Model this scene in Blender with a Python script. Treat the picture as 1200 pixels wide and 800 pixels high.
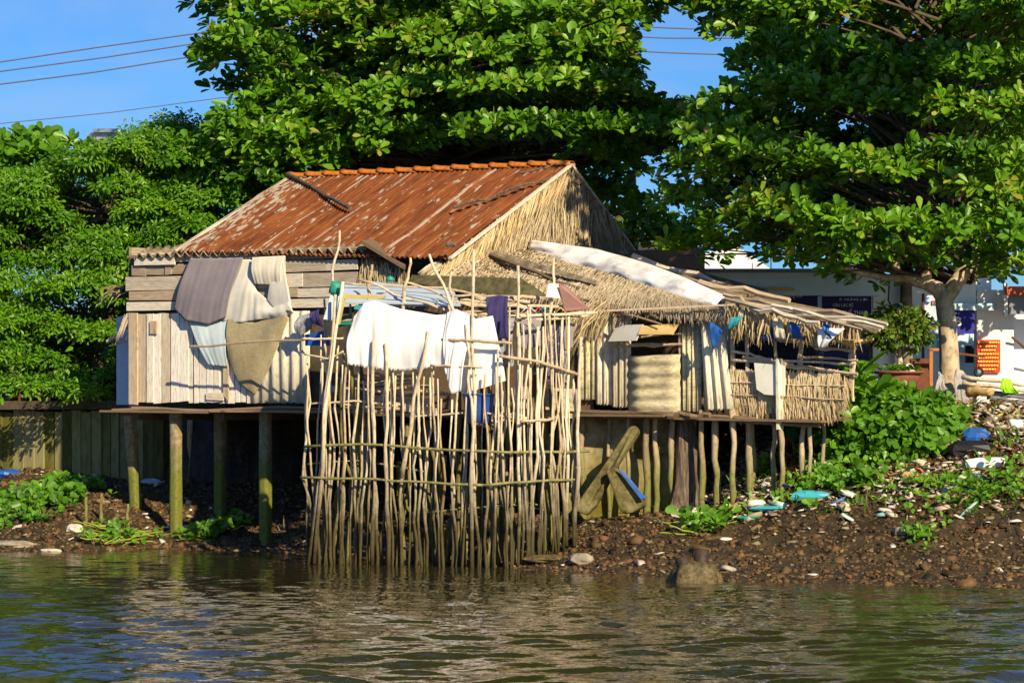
import bpy, math, random
import numpy as np
from mathutils import Vector
random.seed(7); RNG = np.random.default_rng(11)
R = math.radians
scene = bpy.context.scene
for o in list(bpy.data.objects): bpy.data.objects.remove(o)
C = scene.collection
# ---------------------------------------------------------------- camera, sky, sun, exposure
F = 3400.0; HOR = 490.0; EYE = 1.8          # focal length in pixels of the 1200 px photograph, eye-level row, eye height
cd = bpy.data.cameras.new('camera'); cam = bpy.data.objects.new('camera', cd); C.objects.link(cam)
cd.sensor_width = 36; cd.lens = 36*F/1200; cd.shift_y = (HOR-400)/1200; cd.clip_start = .5; cd.clip_end = 3000
cam.location = (0, 0, EYE); cam.rotation_euler = (R(90), 0, 0); scene.camera = cam
SAZ = 26.0; SEL = 28.0
sun_to = Vector((math.sin(R(SAZ))*math.cos(R(SEL)), -math.cos(R(SAZ))*math.cos(R(SEL)), math.sin(R(SEL))))
W = bpy.data.worlds.new('World'); scene.world = W; W.use_nodes = True
wn = W.node_tree; wn.nodes.clear()
wo = wn.nodes.new('ShaderNodeOutputWorld'); bg = wn.nodes.new('ShaderNodeBackground')
sk = wn.nodes.new('ShaderNodeTexSky'); sk.sky_type = 'NISHITA'; sk.sun_disc = False
sk.sun_elevation = R(SEL); sk.sun_rotation = R(180-SAZ); sk.air_density = 1.0; sk.dust_density = 0.2; sk.ozone_density = 3.0
bg.inputs[1].default_value = 0.040
tint = wn.nodes.new('ShaderNodeMix'); tint.data_type = 'RGBA'; tint.blend_type = 'MULTIPLY'; tint.inputs[0].default_value = 1.0; tint.inputs[7].default_value = (.60, 1.16, 1.95, 1)
tcw = wn.nodes.new('ShaderNodeTexCoord'); mpw = wn.nodes.new('ShaderNodeMapping'); mpw.inputs['Scale'].default_value = (3, 3, 9); mpw.inputs['Rotation'].default_value = (0, .5, 0)
nzw = wn.nodes.new('ShaderNodeTexNoise'); nzw.inputs['Scale'].default_value = 4; nzw.inputs['Detail'].default_value = 7; nzw.inputs['Distortion'].default_value = .6
rpw = wn.nodes.new('ShaderNodeMapRange'); rpw.inputs[1].default_value = .42; rpw.inputs[2].default_value = .72; rpw.inputs[4].default_value = .3
cir = wn.nodes.new('ShaderNodeMix'); cir.data_type = 'RGBA'; cir.inputs[7].default_value = (9.5, 10, 11, 1)
wn.links.new(tcw.outputs['Generated'], mpw.inputs[0]); wn.links.new(mpw.outputs[0], nzw.inputs['Vector']); wn.links.new(nzw.outputs['Fac'], rpw.inputs[0]); wn.links.new(rpw.outputs[0], cir.inputs[0])
wn.links.new(sk.outputs[0], tint.inputs[6]); wn.links.new(tint.outputs[2], cir.inputs[6]); wn.links.new(cir.outputs[2], bg.inputs[0]); wn.links.new(bg.outputs[0], wo.inputs[0])
sl = bpy.data.lights.new('sun', 'SUN'); sl.energy = 5.0; sl.angle = R(.5); sl.color = (1, .83, .55)
so = bpy.data.objects.new('sun', sl); C.objects.link(so); so.rotation_euler = sun_to.to_track_quat('Z', 'Y').to_euler()
so.location = (20, -30, 30)
vs = scene.view_settings; vs.view_transform = 'Standard'; vs.look = 'None'; vs.exposure = 0.6; vs.gamma = 1; vs.use_curve_mapping = False
scene.render.engine = 'CYCLES'; scene.cycles.max_bounces = 6; scene.cycles.transparent_max_bounces = 6

# ---------------------------------------------------------------- plan helpers
ROT = R(33); c_, s_ = math.cos(ROT), math.sin(ROT)
A0 = Vector((-5.43, 41.0)); D2 = Vector((c_, -s_)); W2 = Vector((s_, c_))
D = Vector((c_, -s_, 0)); WB = Vector((s_, c_, 0)); NA = -WB; UP = Vector((0, 0, 1))
def P(px, py, Y): return Vector(((px-600)/F*Y, Y, EYE-(py-HOR)/F*Y))
def isect(o, d, px):
    k = (px-600)/F
    t = (k*o.y-o.x)/(d.x-k*d.y)
    return o + d*t
def PV(px, py, v=0.0):                     # point on the house front, v metres behind it
    q = isect(A0+W2*v, D2, px); return P(px, py, q.y)
G0 = isect(A0, D2, 525)
def PG(px, py, off=0.0):                   # point on the gable end
    q = isect(G0+D2*off, W2, px); return P(px, py, q.y)
def rnd(a, b): return random.uniform(a, b)
def jit(s): return Vector((rnd(-s, s), rnd(-s, s), rnd(-s, s)))

# ---------------------------------------------------------------- mesh builder
def tag(o, label=None, cat=None, group=None, kind=None):
    if label: o['label'] = label
    if cat: o['category'] = cat
    if group: o['group'] = group
    if kind: o['kind'] = kind
    return o
def empty(name, loc, label, cat, group=None):
    o = bpy.data.objects.new(name, None); C.objects.link(o); o.location = loc; o.empty_display_size = .2
    return tag(o, label, cat, group)
def mesh_np(name, V, Fq, mat, parent=None, col=None, uv=None, smooth=False, loc=None):
    V = np.asarray(V, dtype=np.float64).reshape(-1, 3)
    if parent is not None: org = np.array(parent.location if parent.parent is None else parent['_w'])
    elif loc is not None: org = np.array(loc)
    else: org = np.array([(V[:, 0].min()+V[:, 0].max())/2, (V[:, 1].min()+V[:, 1].max())/2, V[:, 2].min()])
    me = bpy.data.meshes.new(name)
    if isinstance(Fq, np.ndarray):
        n, k = Fq.shape
        me.vertices.add(len(V)); me.vertices.foreach_set('co', (V-org).ravel())
        me.loops.add(n*k); me.loops.foreach_set('vertex_index', Fq.ravel().astype(np.int32))
        me.polygons.add(n); me.polygons.foreach_set('loop_start', np.arange(0, n*k, k, dtype=np.int32))
        me.polygons.foreach_set('loop_total', np.full(n, k, dtype=np.int32)); me.update(calc_edges=True)
    else:
        me.from_pydata((V-org).tolist(), [], [tuple(f) for f in Fq]); me.update()
    if col is not None:
        a = me.attributes.new('c', 'FLOAT', 'POINT'); a.data.foreach_set('value', np.asarray(col, dtype=np.float32))
    if uv is not None:
        l = me.uv_layers.new(name='uv'); idx = np.empty(len(me.loops), dtype=np.int32); me.loops.foreach_get('vertex_index', idx)
        l.data.foreach_set('uv', np.asarray(uv, dtype=np.float32)[idx].ravel())
    if smooth: me.polygons.foreach_set('use_smooth', np.ones(len(me.polygons), dtype=bool))
    me.materials.append(mat); me.validate()
    o = bpy.data.objects.new(name, me); C.objects.link(o)
    if parent is not None:
        o.parent = parent; o['_w'] = [float(t_) for t_ in org]
    else: o.location = org; o['_w'] = [float(t_) for t_ in org]
    return o
class MB:
    def __init__(s): s.v = []; s.f = []; s.c = []; s.u = []
    def add(s, vs_, fs, c=None, uv=None):
        b = len(s.v); c = rnd(0, 1) if c is None else c
        s.v += [tuple(x) for x in vs_]; s.c += (list(c) if hasattr(c, '__len__') else [c]*len(vs_))
        s.u += (uv if uv else [(0, 0)]*len(vs_)); s.f += [tuple(i+b for i in f) for f in fs]
    def prism(s, pts, n, th, c=None):      # polygon pts extruded both ways by n*th/2, uv along first edge
        k = len(pts); n = Vector(n).normalized()*th*.5
        a = [Vector(p)+n for p in pts]; b = [Vector(p)-n for p in pts]
        e = (Vector(pts[1])-Vector(pts[0])).normalized(); g = n.normalized().cross(e)
        o0 = Vector(pts[0]); off = rnd(0, 50)
        uv = [((Vector(p)-o0).dot(e)+off, (Vector(p)-o0).dot(g)+off) for p in pts]
        s.add(a+b, [tuple(range(k)), tuple(range(2*k-1, k-1, -1))]+[(i, i+k, (i+1) % k+k, (i+1) % k) for i in range(k)], c, uv+uv)
    def beam(s, p, q, w, h, c=None, up=UP):
        p = Vector(p); q = Vector(q); t = (q-p).normalized(); r = t.cross(up).normalized(); u2 = r.cross(t)
        vs_ = []; uv = []; off = rnd(0, 50); L = (q-p).length
        for o, a in ((p, 0), (q, L)):
            for i, (x, y) in enumerate(((-1, -1), (1, -1), (1, 1), (-1, 1))):
                vs_.append(o+r*x*w/2+u2*y*h/2); uv.append((a+off, (x*w+y*h)/2+off))
        s.add(vs_, [(0, 1, 2, 3), (7, 6, 5, 4), (0, 4, 5, 1), (1, 5, 6, 2), (2, 6, 7, 3), (3, 7, 4, 0)], c, uv)
    def tube(s, pts, rad, n=6, c=None, cap=True):
        pts = [Vector(p) for p in pts]; k = len(pts); vs_ = []; uv = []; fs = []; off = rnd(0, 50); L = 0
        if not hasattr(rad, '__len__'): rad = [rad]*k
        t = (pts[-1]-pts[0]).normalized(); ref = Vector((1, 0, 0)) if abs(t.x) < .8 else UP
        for i, p in enumerate(pts):
            t = (pts[min(i+1, k-1)]-pts[max(i-1, 0)]).normalized(); a = t.cross(ref).normalized(); b = t.cross(a)
            if i: L += (p-pts[i-1]).length
            for j in range(n):
                th = 2*math.pi*j/n; vs_.append(p+(a*math.cos(th)+b*math.sin(th))*rad[i]); uv.append((L+off, j/n*2*math.pi*rad[i]))
        for i in range(k-1):
            for j in range(n): fs.append((i*n+j, i*n+(j+1) % n, (i+1)*n+(j+1) % n, (i+1)*n+j))
        if cap: fs += [tuple(range(n-1, -1, -1)), tuple(range((k-1)*n, k*n))]
        s.add(vs_, fs, c, uv)
    def stick(s, p, q, r0, r1, wob=.02, n=5, seg=7, c=None):   # crooked natural stick
        p = Vector(p); q = Vector(q); L = (q-p).length; t = (q-p).normalized()
        a = t.cross(Vector((.3, 1, .2))).normalized(); b = t.cross(a)
        ph = [rnd(0, 6.3) for _ in range(4)]; k1 = rnd(.8, 1.6); k2 = rnd(2.2, 4)
        pts = []; rad = []
        for i in range(seg+1):
            x = i/seg; e = math.sin(math.pi*min(1, x*1.02))**.5 if 0 < x < 1 else 0
            da = wob*(math.sin(k1*6.3*x+ph[0])+.5*math.sin(k2*6.3*x+ph[1]))*e; db = wob*(math.sin(k1*6.3*x+ph[2])+.5*math.sin(k2*6.3*x+ph[3]))*e
            pts.append(p+t*L*x+a*da+b*db); rad.append((r0+(r1-r0)*x)*rnd(.86, 1.14))
        s.tube(pts, rad, n, c)
    def grid(s, fn, nu, nv, c=None, uvs=(1, 1)):
        vs_ = []; uv = []
        for j in range(nv+1):
            for i in range(nu+1): vs_.append(fn(i/nu, j/nv)); uv.append((i/nu*uvs[0], j/nv*uvs[1]))
        s.add(vs_, [(j*(nu+1)+i, j*(nu+1)+i+1, (j+1)*(nu+1)+i+1, (j+1)*(nu+1)+i) for j in range(nv) for i in range(nu)], c, uv)
    def blob(s, cen, r, sc=(1, 1, 1), c=None, rough=.18, n=8, m=6):
        vs_ = []; fs = []; cen = Vector(cen); ph = rnd(0, 9)
        for j in range(m+1):
            t = math.pi*j/m
            for i in range(n):
                p = 2*math.pi*i/n+ph; k = 1+rnd(-rough, rough) if 0 < j < m else 1
                vs_.append(cen+Vector((math.sin(t)*math.cos(p)*sc[0], math.sin(t)*math.sin(p)*sc[1], math.cos(t)*sc[2]))*r*k)
        for j in range(m):
            for i in range(n): fs.append((j*n+i, (j+1)*n+i, (j+1)*n+(i+1) % n, j*n+(i+1) % n))
        s.add(vs_, fs, c)
    def build(s, name, mat, parent=None, smooth=False, loc=None, solid=0):
        o = mesh_np(name, np.array(s.v), s.f, mat, parent, s.c, s.u, smooth, loc)
        if solid:
            m = o.modifiers.new('thickness', 'SOLIDIFY'); m.thickness = solid; m.offset = 0
        return o
def lerp(a, b, t): return a+(b-a)*t
def bil(tl, tr, br, bl, u, v): return lerp(lerp(tl, tr, u), lerp(bl, br, u), v)
def polyat(pts, t):
    L = [0]
    for i in range(1, len(pts)): L.append(L[-1]+(pts[i]-pts[i-1]).length)
    x = t*L[-1]
    for i in range(1, len(pts)):
        if x <= L[i]+1e-9: return lerp(pts[i-1], pts[i], (x-L[i-1])/max(1e-9, L[i]-L[i-1]))
    return pts[-1]

# ---------------------------------------------------------------- materials (node based)
def nodes(name):
    m = bpy.data.materials.new(name); m.use_nodes = True; nt = m.node_tree; nt.nodes.clear()
    out = nt.nodes.new('ShaderNodeOutputMaterial'); b = nt.nodes.new('ShaderNodeBsdfPrincipled')
    nt.links.new(b.outputs[0], out.inputs[0]); return m, nt, b, out
def N(nt, typ, **kw):
    n = nt.nodes.new(typ)
    for k, v in kw.items(): setattr(n, k, v)
    return n
def noise(nt, vec, scale, detail=4, rough=.6, mp=None):
    t = N(nt, 'ShaderNodeTexNoise'); t.inputs['Scale'].default_value = scale; t.inputs['Detail'].default_value = detail; t.inputs['Roughness'].default_value = rough
    if mp is not None:
        m = N(nt, 'ShaderNodeMapping'); m.inputs['Scale'].default_value = mp; nt.links.new(vec, m.inputs[0]); vec = m.outputs[0]
    nt.links.new(vec, t.inputs['Vector']); return t.outputs['Fac']
def ramp(nt, fac, stops, interp='LINEAR'):
    r = N(nt, 'ShaderNodeValToRGB'); r.color_ramp.interpolation = interp; e = r.color_ramp.elements
    while len(e) < len(stops): e.new(.5)
    for i, (p, col) in enumerate(stops):
        e[i].position = p; e[i].color = (*col, 1) if hasattr(col, '__len__') else (col, col, col, 1)
    nt.links.new(fac, r.inputs[0]); return r.outputs[0]
def mixc(nt, fac, a, b, mode='MIX'):
    m = N(nt, 'ShaderNodeMix', data_type='RGBA', blend_type=mode)
    for sock, x in ((m.inputs[0], fac), (m.inputs[6], a), (m.inputs[7], b)):
        if hasattr(x, 'is_linked') or isinstance(x, bpy.types.NodeSocket): nt.links.new(x, sock)
        elif hasattr(x, '__len__'): sock.default_value = (*x, 1)
        else: sock.default_value = x
    return m.outputs[2]
def bump(nt, b, h, strength=.5, dist=.01):
    n = N(nt, 'ShaderNodeBump'); n.inputs['Strength'].default_value = strength; n.inputs['Distance'].default_value = dist
    nt.links.new(h, n.inputs['Height']); nt.links.new(n.outputs[0], b.inputs['Normal'])
def obj_vec(nt): return N(nt, 'ShaderNodeNewGeometry').outputs['Position']
def uv_vec(nt): return N(nt, 'ShaderNodeUVMap').outputs[0]
def attr(nt): return N(nt, 'ShaderNodeAttribute', attribute_name='c').outputs['Fac']
def mk(name, cols, scale=6, rough=.8, bmp=.3, stretch=(1, 1, 1), var=None, uv=False, wet=None, spec=.3, detail=5, fine=None, bd=.01, vr=.7):
    """cols: ramp colours over noise; var: colours over the per-piece value c; wet: (z0, z1, colour) algae growing low down"""
    m, nt, b, out = nodes(name); vec = uv_vec(nt) if uv else obj_vec(nt)
    f = noise(nt, vec, scale, detail, .65, stretch); k = len(cols)
    col = ramp(nt, f, [(.3+.4*i/max(1, k-1), cc) for i, cc in enumerate(cols)])
    if var: col = mixc(nt, vr, col, ramp(nt, attr(nt), [(i/(len(var)-1), cc) for i, cc in enumerate(var)]))
    if wet:
        z0, z1, wc = wet; g = N(nt, 'ShaderNodeSeparateXYZ'); nt.links.new(obj_vec(nt), g.inputs[0])
        nz = noise(nt, obj_vec(nt), 7, 3, .6); mm = N(nt, 'ShaderNodeMath', operation='MULTIPLY_ADD'); nt.links.new(nz, mm.inputs[0]); mm.inputs[1].default_value = .8; mm.inputs[2].default_value = -.4
        ad = N(nt, 'ShaderNodeMath', operation='ADD'); nt.links.new(g.outputs[2], ad.inputs[0]); nt.links.new(mm.outputs[0], ad.inputs[1])
        mr = N(nt, 'ShaderNodeMapRange'); nt.links.new(ad.outputs[0], mr.inputs[0]); mr.inputs[1].default_value = z0; mr.inputs[2].default_value = z1; mr.inputs[3].default_value = 1; mr.inputs[4].default_value = 0
        col = mixc(nt, mr.outputs[0], col, wc)
    if fine:
        ff = noise(nt, vec, fine, 3, .7, stretch); col = mixc(nt, .75, col, ramp(nt, ff, [(.33, .5), (.52, 1.0)]), 'MULTIPLY')
    nt.links.new(col, b.inputs['Base Color']); b.inputs['Roughness'].default_value = rough; b.inputs['Specular IOR Level'].default_value = spec
    if bmp: bump(nt, b, f, bmp, bd)
    return m
def leafmat(name, cols, trans=.28, rough=.42, spec=.45):
    m, nt, b, out = nodes(name); col = ramp(nt, attr(nt), [(i/(len(cols)-1), cc) for i, cc in enumerate(cols)])
    nt.links.new(col, b.inputs['Base Color']); b.inputs['Roughness'].default_value = rough; b.inputs['Specular IOR Level'].default_value = spec
    t = N(nt, 'ShaderNodeBsdfTranslucent'); tc = mixc(nt, 1.0, col, (1.5, 1.35, .5), 'MULTIPLY'); nt.links.new(tc, t.inputs[0])
    ms = N(nt, 'ShaderNodeMixShader'); ms.inputs[0].default_value = trans
    nt.links.new(b.outputs[0], ms.inputs[1]); nt.links.new(t.outputs[0], ms.inputs[2]); nt.links.new(ms.outputs[0], out.inputs[0]); return m
M = {}
M['plank'] = mk('weathered_planks', [(.13, .08, .045), (.36, .28, .19), (.66, .57, .44)], 2.2, .85, .6, (1, 9, 1), [(.15, .09, .045), (.60, .48, .33), (.27, .20, .14), (.52, .46, .37), (.86, .80, .68)], uv=True, fine=7, vr=.72)
M['plank_v'] = mk('upright_planks', [(.34, .23, .13), (.66, .57, .44), (.88, .83, .74)], 2.2, .85, .6, (1, 9, 1), [(.38, .25, .13), (.60, .51, .38), (.86, .82, .74), (.90, .88, .83)], uv=True, fine=7, vr=.68)
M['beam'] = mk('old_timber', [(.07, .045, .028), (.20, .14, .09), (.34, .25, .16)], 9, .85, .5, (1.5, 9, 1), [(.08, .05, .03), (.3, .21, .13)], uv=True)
M['stick'] = mk('bare_sticks', [(.26, .18, .10), (.56, .45, .29), (.84, .74, .55)], 10, .8, .4, (1, 1, .5), [(.34, .23, .12), (.66, .56, .40), (.5, .44, .34), (.86, .77, .6)], wet=(.45, 1.6, (.062, .05, .018)), fine=22)
M['stick_old'] = mk('old_mossy_sticks', [(.07, .06, .02), (.17, .15, .05), (.3, .26, .1)], 10, .8, .4, (1, 1, .5), [(.08, .07, .02), (.24, .2, .08)], fine=30)
M['pole'] = mk('pale_poles', [(.36, .27, .17), (.6, .5, .35), (.78, .68, .5)], 12, .8, .4, (1, 1, .6), [(.4, .28, .17), (.7, .58, .42)], fine=30)
M['darkboard'] = mk('dark_mossy_board', [(.035, .032, .015), (.09, .08, .035), (.15, .13, .06)], 9, .9, .5)
M['moss_pole'] = mk('mossy_bars', [(.09, .09, .03), (.2, .19, .07), (.34, .3, .14)], 14, .85, .5)
M['stilt'] = mk('concrete_stilts', [(.16, .115, .055), (.29, .225, .125), (.42, .35, .21)], 9, .9, .5, wet=(1.05, 1.45, (.155, .165, .03)), fine=24)
M['stilt_wood'] = mk('wooden_stilts', [(.15, .1, .06), (.33, .25, .16), (.5, .41, .28)], 9, .9, .5, (2, 2, .5), [(.2, .14, .08), (.5, .4, .27)], wet=(1.0, 1.5, (.17, .17, .05)), fine=24)
M['cement'] = mk('fibre_cement', [(.42, .36, .25), (.68, .62, .48), (.82, .78, .66)], 3.2, .85, .2, (3, 3, .6), [(.42, .36, .25), (.7, .66, .54)], fine=16)
M['cement_y'] = mk('yellowed_cement', [(.34, .28, .15), (.56, .49, .31), (.68, .6, .42)], 3, .85, .2, (1, 1, 2.5), fine=14)
M['cement_dark'] = mk('lichened_cement', [(.10, .08, .05), (.24, .19, .12), (.42, .36, .26)], 7, .9, .3, fine=16)
M['thatch'] = mk('palm_thatch', [(.30, .21, .10), (.50, .38, .21)], 8, .85, 0, (1, 1, 1), [(.16, .105, .04), (.48, .35, .17), (.7, .55, .31), (.86, .73, .48)])
M['thatch_grey'] = mk('grey_thatch', [(.24, .18, .10), (.42, .33, .2)], 8, .85, 0, (1, 1, 1), [(.14, .10, .05), (.42, .33, .2), (.6, .5, .34), (.78, .68, .5)])
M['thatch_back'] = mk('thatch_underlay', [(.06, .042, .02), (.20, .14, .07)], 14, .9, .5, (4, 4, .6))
M['tile'] = mk('orange_tile', [(.40, .10, .012), (.58, .18, .02), (.36, .11, .03)], 7, .7, .2, fine=20)
M['mud'] = mk('wet_mud', [(.014, .010, .005), (.045, .031, .014), (.095, .065, .03)], 3.2, .55, 1.0, fine=14, bd=.05, spec=.5)
M['soil'] = mk('dry_soil', [(.04, .03, .015), (.09, .06, .03)], 2, .9, .6)
M['rubble'] = mk('rubble', [(.5, .5, .5), (.9, .9, .9)], 20, .7, .3, var=[(.022, .015, .007), (.055, .034, .014), (.10, .062, .024), (.14, .062, .024), (.13, .10, .04), (.24, .19, .10)], vr=1)
M['rock'] = mk('rock', [(.16, .13, .09), (.36, .31, .24)], 8, .8, .5)
M['litter'] = mk('litter', [(.8, .8, .8), (1, 1, 1)], 8, .5, .2, var=[(.6, .57, .48), (.42, .36, .26), (.25, .18, .1), (.16, .14, .11), (.62, .60, .52), (.3, .15, .06), (.72, .7, .64)], vr=1)
M['mosswall'] = mk('mossy_concrete', [(.14, .11, .05), (.40, .33, .17), (.6, .52, .32)], 3.2, .9, .6, wet=(.75, 1.5, (.23, .20, .03)), fine=4)
M['mossplank'] = mk('mossy_piles', [(.03, .03, .008), (.10, .095, .02), (.26, .22, .09)], 2.4, .9, .5, (2.5, 2.5, .8), [(.05, .05, .01), (.15, .14, .02), (.40, .35, .17), (.06, .05, .02)], fine=6)  # moss tones, lowered further to paint in the foliage shade
M['slab'] = mk('mossy_slab', [(.05, .045, .015), (.13, .11, .04), (.24, .2, .10)], 6, .9, .5, fine=16)
M['bark'] = mk('pale_bark', [(.26, .20, .12), (.46, .37, .25), (.58, .49, .35)], 7, .85, .6, (1, 1, .6), fine=16, bd=.02)
M['darkbark'] = mk('dark_bark', [(.05, .038, .025), (.12, .09, .06)], 7, .9, .6)
M['drift'] = mk('dark_driftwood', [(.03, .024, .02), (.10, .075, .055), (.22, .16, .11)], 8, .85, .8, (4, 4, .5), bd=.02)
M['stump'] = mk('crusted_stump', [(.03, .022, .01), (.10, .075, .03), (.19, .14, .06)], 18, .6, 1.0, bd=.02)
M['stumptop'] = mk('wet_dark_wood', [(.02, .014, .01), (.06, .04, .028)], 16, .65, .5)
M['leaf'] = leafmat('almond_leaves', [(.030, .09, .006), (.068, .185, .007), (.095, .245, .008), (.13, .30, .010), (.20, .33, .02), (.30, .27, .05)])
M['leaf_l'] = leafmat('small_leaves', [(.03, .10, .005), (.07, .20, .006), (.12, .29, .008), (.20, .36, .012)], .35, .4, .45)
M['leaf_dry'] = leafmat('dry_leaves', [(.16, .06, .02), (.3, .14, .04), (.36, .25, .1)], .2, .7, .2)
M['leaf_b'] = leafmat('bush_leaves', [(.05, .14, .01), (.10, .26, .015), (.15, .33, .02)], .35, .4, .45)
M['leaf_p'] = leafmat('pot_plant_leaves', [(.06, .12, .015), (.12, .22, .02), (.26, .20, .04)], .3, .5, .3)
M['stem'] = leafmat('green_stems', [(.18, .3, .03), (.4, .42, .06)], .2, .5, .3)
def flat(name, c, rough=.7, v=.82, scale=9, bmp=.15, spec=.3):
    return mk(name, [tuple(x*v for x in c), c], scale, rough, bmp, spec=spec)
M['white'] = flat('white_cotton', (.86, .86, .86), .9, .93)
M['cl_grey'] = mk('grey_cotton', [(.21, .18, .205), (.27, .24, .26)], 4, .95, .2)
M['cl_beige'] = flat('beige_cotton', (.68, .65, .58), .95, .88)
M['cl_pale'] = flat('pale_cotton', (.72, .67, .54), .95, .88)
M['cl_blue'] = flat('pale_blue_cotton', (.52, .62, .66), .95, .9)
M['cl_net'] = mk('olive_net', [(.30, .25, .14), (.42, .36, .22)], 5, .95, .3, fine=60)
M['cl_purple'] = flat('indigo_cotton', (.055, .045, .16), .95, .7)
M['cl_speck'] = mk('speckled_cloth', [(.15, .15, .18), (.5, .5, .52)], 45, .95, .1)
M['jean'] = mk('dark_denim', [(.02, .02, .05), (.09, .09, .16), (.4, .4, .45)], 30, .95, .1)
M['tarp'] = mk('white_tarpaulin', [(.66, .63, .58), (.84, .83, .81), (.88, .88, .88)], 1.2, .6, .15, fine=2.5, bd=.02)
M['pinktarp'] = flat('faded_pink_tarp', (.34, .19, .17), .7)
M['bluesheet'] = flat('pale_blue_sheet', (.50, .60, .72), .6)
M['teal'] = flat('teal_plastic', (.05, .36, .44), .5)
M['bluep'] = flat('blue_plastic', (.02, .11, .42), .45, .6)
M['greenp'] = flat('green_plastic', (.02, .28, .2), .5, .7)
M['lime'] = flat('lime_cloth', (.32, .75, .02), .8)
M['yellow'] = flat('yellow_board', (.62, .48, .16), .8)
M['tanboard'] = flat('tan_board', (.60, .42, .17), .85, .7)
M['board'] = flat('pale_board', (.78, .78, .70), .8, .85, 4)
M['bucket'] = flat('blue_bucket', (.025, .07, .30), .4, .8)
M['black'] = flat('dark_plastic', (.012, .012, .016), .5)
M['pot'] = flat('clay_pot', (.26, .09, .055), .6, .7)
M['rusty'] = flat('rusty_iron', (.17, .06, .03), .85, .6, 12)
M['wall_c'] = mk('pale_render', [(.6, .70, .66), (.76, .84, .80), (.84, .88, .84)], .8, .9, .1, (1, 1, .5))
M['wall_w'] = mk('white_render', [(.74, .74, .68), (.84, .84, .8)], 1.2, .9, .1)
M['cyan'] = flat('pale_cyan_paint', (.58, .80, .86), .8, .85, 2)
M['navy'] = flat('navy_sign', (.012, .016, .085), .6, .8)
M['sign_blue'] = flat('blue_sign', (.02, .02, .26), .6, .9)
M['doorblue'] = flat('blue_door', (.03, .03, .16), .6, .8)
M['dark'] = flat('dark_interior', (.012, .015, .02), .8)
M['grille'] = flat('grey_grille', (.08, .11, .14), .6)
M['letter'] = flat('white_lettering', (.8, .8, .8), .6)
M['red'] = flat('red_poster', (.75, .05, .015), .7, .9)
M['gold'] = flat('yellow_lettering', (.8, .55, .1), .6)
M['orange'] = flat('orange_frame', (.45, .17, .04), .7, .7)
M['greymetal'] = flat('grey_metal', (.2, .22, .24), .5)
M['greyrag'] = flat('grey_rag', (.42, .40, .39), .95, .6, 14)
M['redroof'] = flat('red_roof', (.5, .12, .06), .8)
M['tent'] = flat('white_tent', (.85, .84, .8), .7, .95)
M['wire'] = flat('grey_wire', (.12, .11, .14), .6)
M['plastic'] = mk('coloured_plastic', [(.8, .8, .8), (1, 1, 1)], 8, .45, .1, var=[(.03, .12, .4), (.75, .74, .7), (.04, .3, .33), (.7, .68, .6), (.5, .08, .04), (.55, .45, .1), (.75, .75, .78)], vr=1)
# rusty corrugated roof: streaks follow the slope, pale galvanised patches remain, a pale strip at each sheet joint
def rust():
    m, nt, b, out = nodes('rusty_corrugated_iron'); uv = uv_vec(nt)
    f = noise(nt, uv, 1.6, 7, .68, (6, 1.5, 1)); g = noise(nt, uv, 3.2, 4, .6, (6, 2.6, 1)); h = noise(nt, uv, 9, 3, .6, (3, 1, 1))
    col = ramp(nt, f, [(.3, (.045, .016, .008)), (.43, (.12, .034, .010)), (.55, (.19, .058, .016)), (.7, (.27, .11, .034))])
    sx = N(nt, 'ShaderNodeSeparateXYZ'); nt.links.new(uv, sx.inputs[0])
    # galvanised patches, more of them on the ridge side and the left end
    g2 = N(nt, 'ShaderNodeMapRange'); nt.links.new(sx.outputs[0], g2.inputs[0]); g2.inputs[1].default_value = 0; g2.inputs[2].default_value = 1.1; g2.inputs[3].default_value = .13; g2.inputs[4].default_value = 0
    ga = N(nt, 'ShaderNodeMath', operation='ADD'); nt.links.new(g, ga.inputs[0]); nt.links.new(g2.outputs[0], ga.inputs[1])
    pm = ramp(nt, ga.outputs[0], [(.59, 0), (.65, 1)])
    col = mixc(nt, pm, col, (.32, .27, .22))
    fr = N(nt, 'ShaderNodeMath', operation='FRACT'); dv = N(nt, 'ShaderNodeMath', operation='MULTIPLY'); nt.links.new(sx.outputs[0], dv.inputs[0]); dv.inputs[1].default_value = 1/.74; nt.links.new(dv.outputs[0], fr.inputs[0])
    jm = ramp(nt, fr.outputs[0], [(0, 1), (.03, 1), (.05, 0)]); jn = ramp(nt, h, [(.42, 0), (.5, 1)])
    mm = N(nt, 'ShaderNodeMath', operation='MULTIPLY'); nt.links.new(jm, mm.inputs[0]); nt.links.new(jn, mm.inputs[1])
    col = mixc(nt, mm.outputs[0], col, (.34, .26, .20))
    nt.links.new(col, b.inputs['Base Color']); b.inputs['Roughness'].default_value = .75; b.inputs['Specular IOR Level'].default_value = .25; bump(nt, b, h, .3, .01); return m
M['rust'] = rust()
def water():
    m, nt, b, out = nodes('river_water'); vec = obj_vec(nt)
    a = noise(nt, vec, 1.0, 3, .5, (1.3, 3.2, 1)); bb = noise(nt, vec, 1.0, 2, .55, (6, 6, 1)); cc = noise(nt, vec, 1.0, 2, .5, (14, 22, 1))
    def mul(x, k):
        n = N(nt, 'ShaderNodeMath', operation='MULTIPLY'); nt.links.new(x, n.inputs[0]); n.inputs[1].default_value = k; return n.outputs[0]
    def add(x, y):
        n = N(nt, 'ShaderNodeMath', operation='ADD'); nt.links.new(x, n.inputs[0]); nt.links.new(y, n.inputs[1]); return n.outputs[0]
    h = add(mul(bb, .5), mul(cc, .1))
    b.inputs['Base Color'].default_value = (.026, .024, .010, 1); b.inputs['Roughness'].default_value = .03; b.inputs['IOR'].default_value = 1.4; b.inputs['Specular IOR Level'].default_value = .5
    bump(nt, b, h, 1.0, .016); return m
M['water'] = water()
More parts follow.
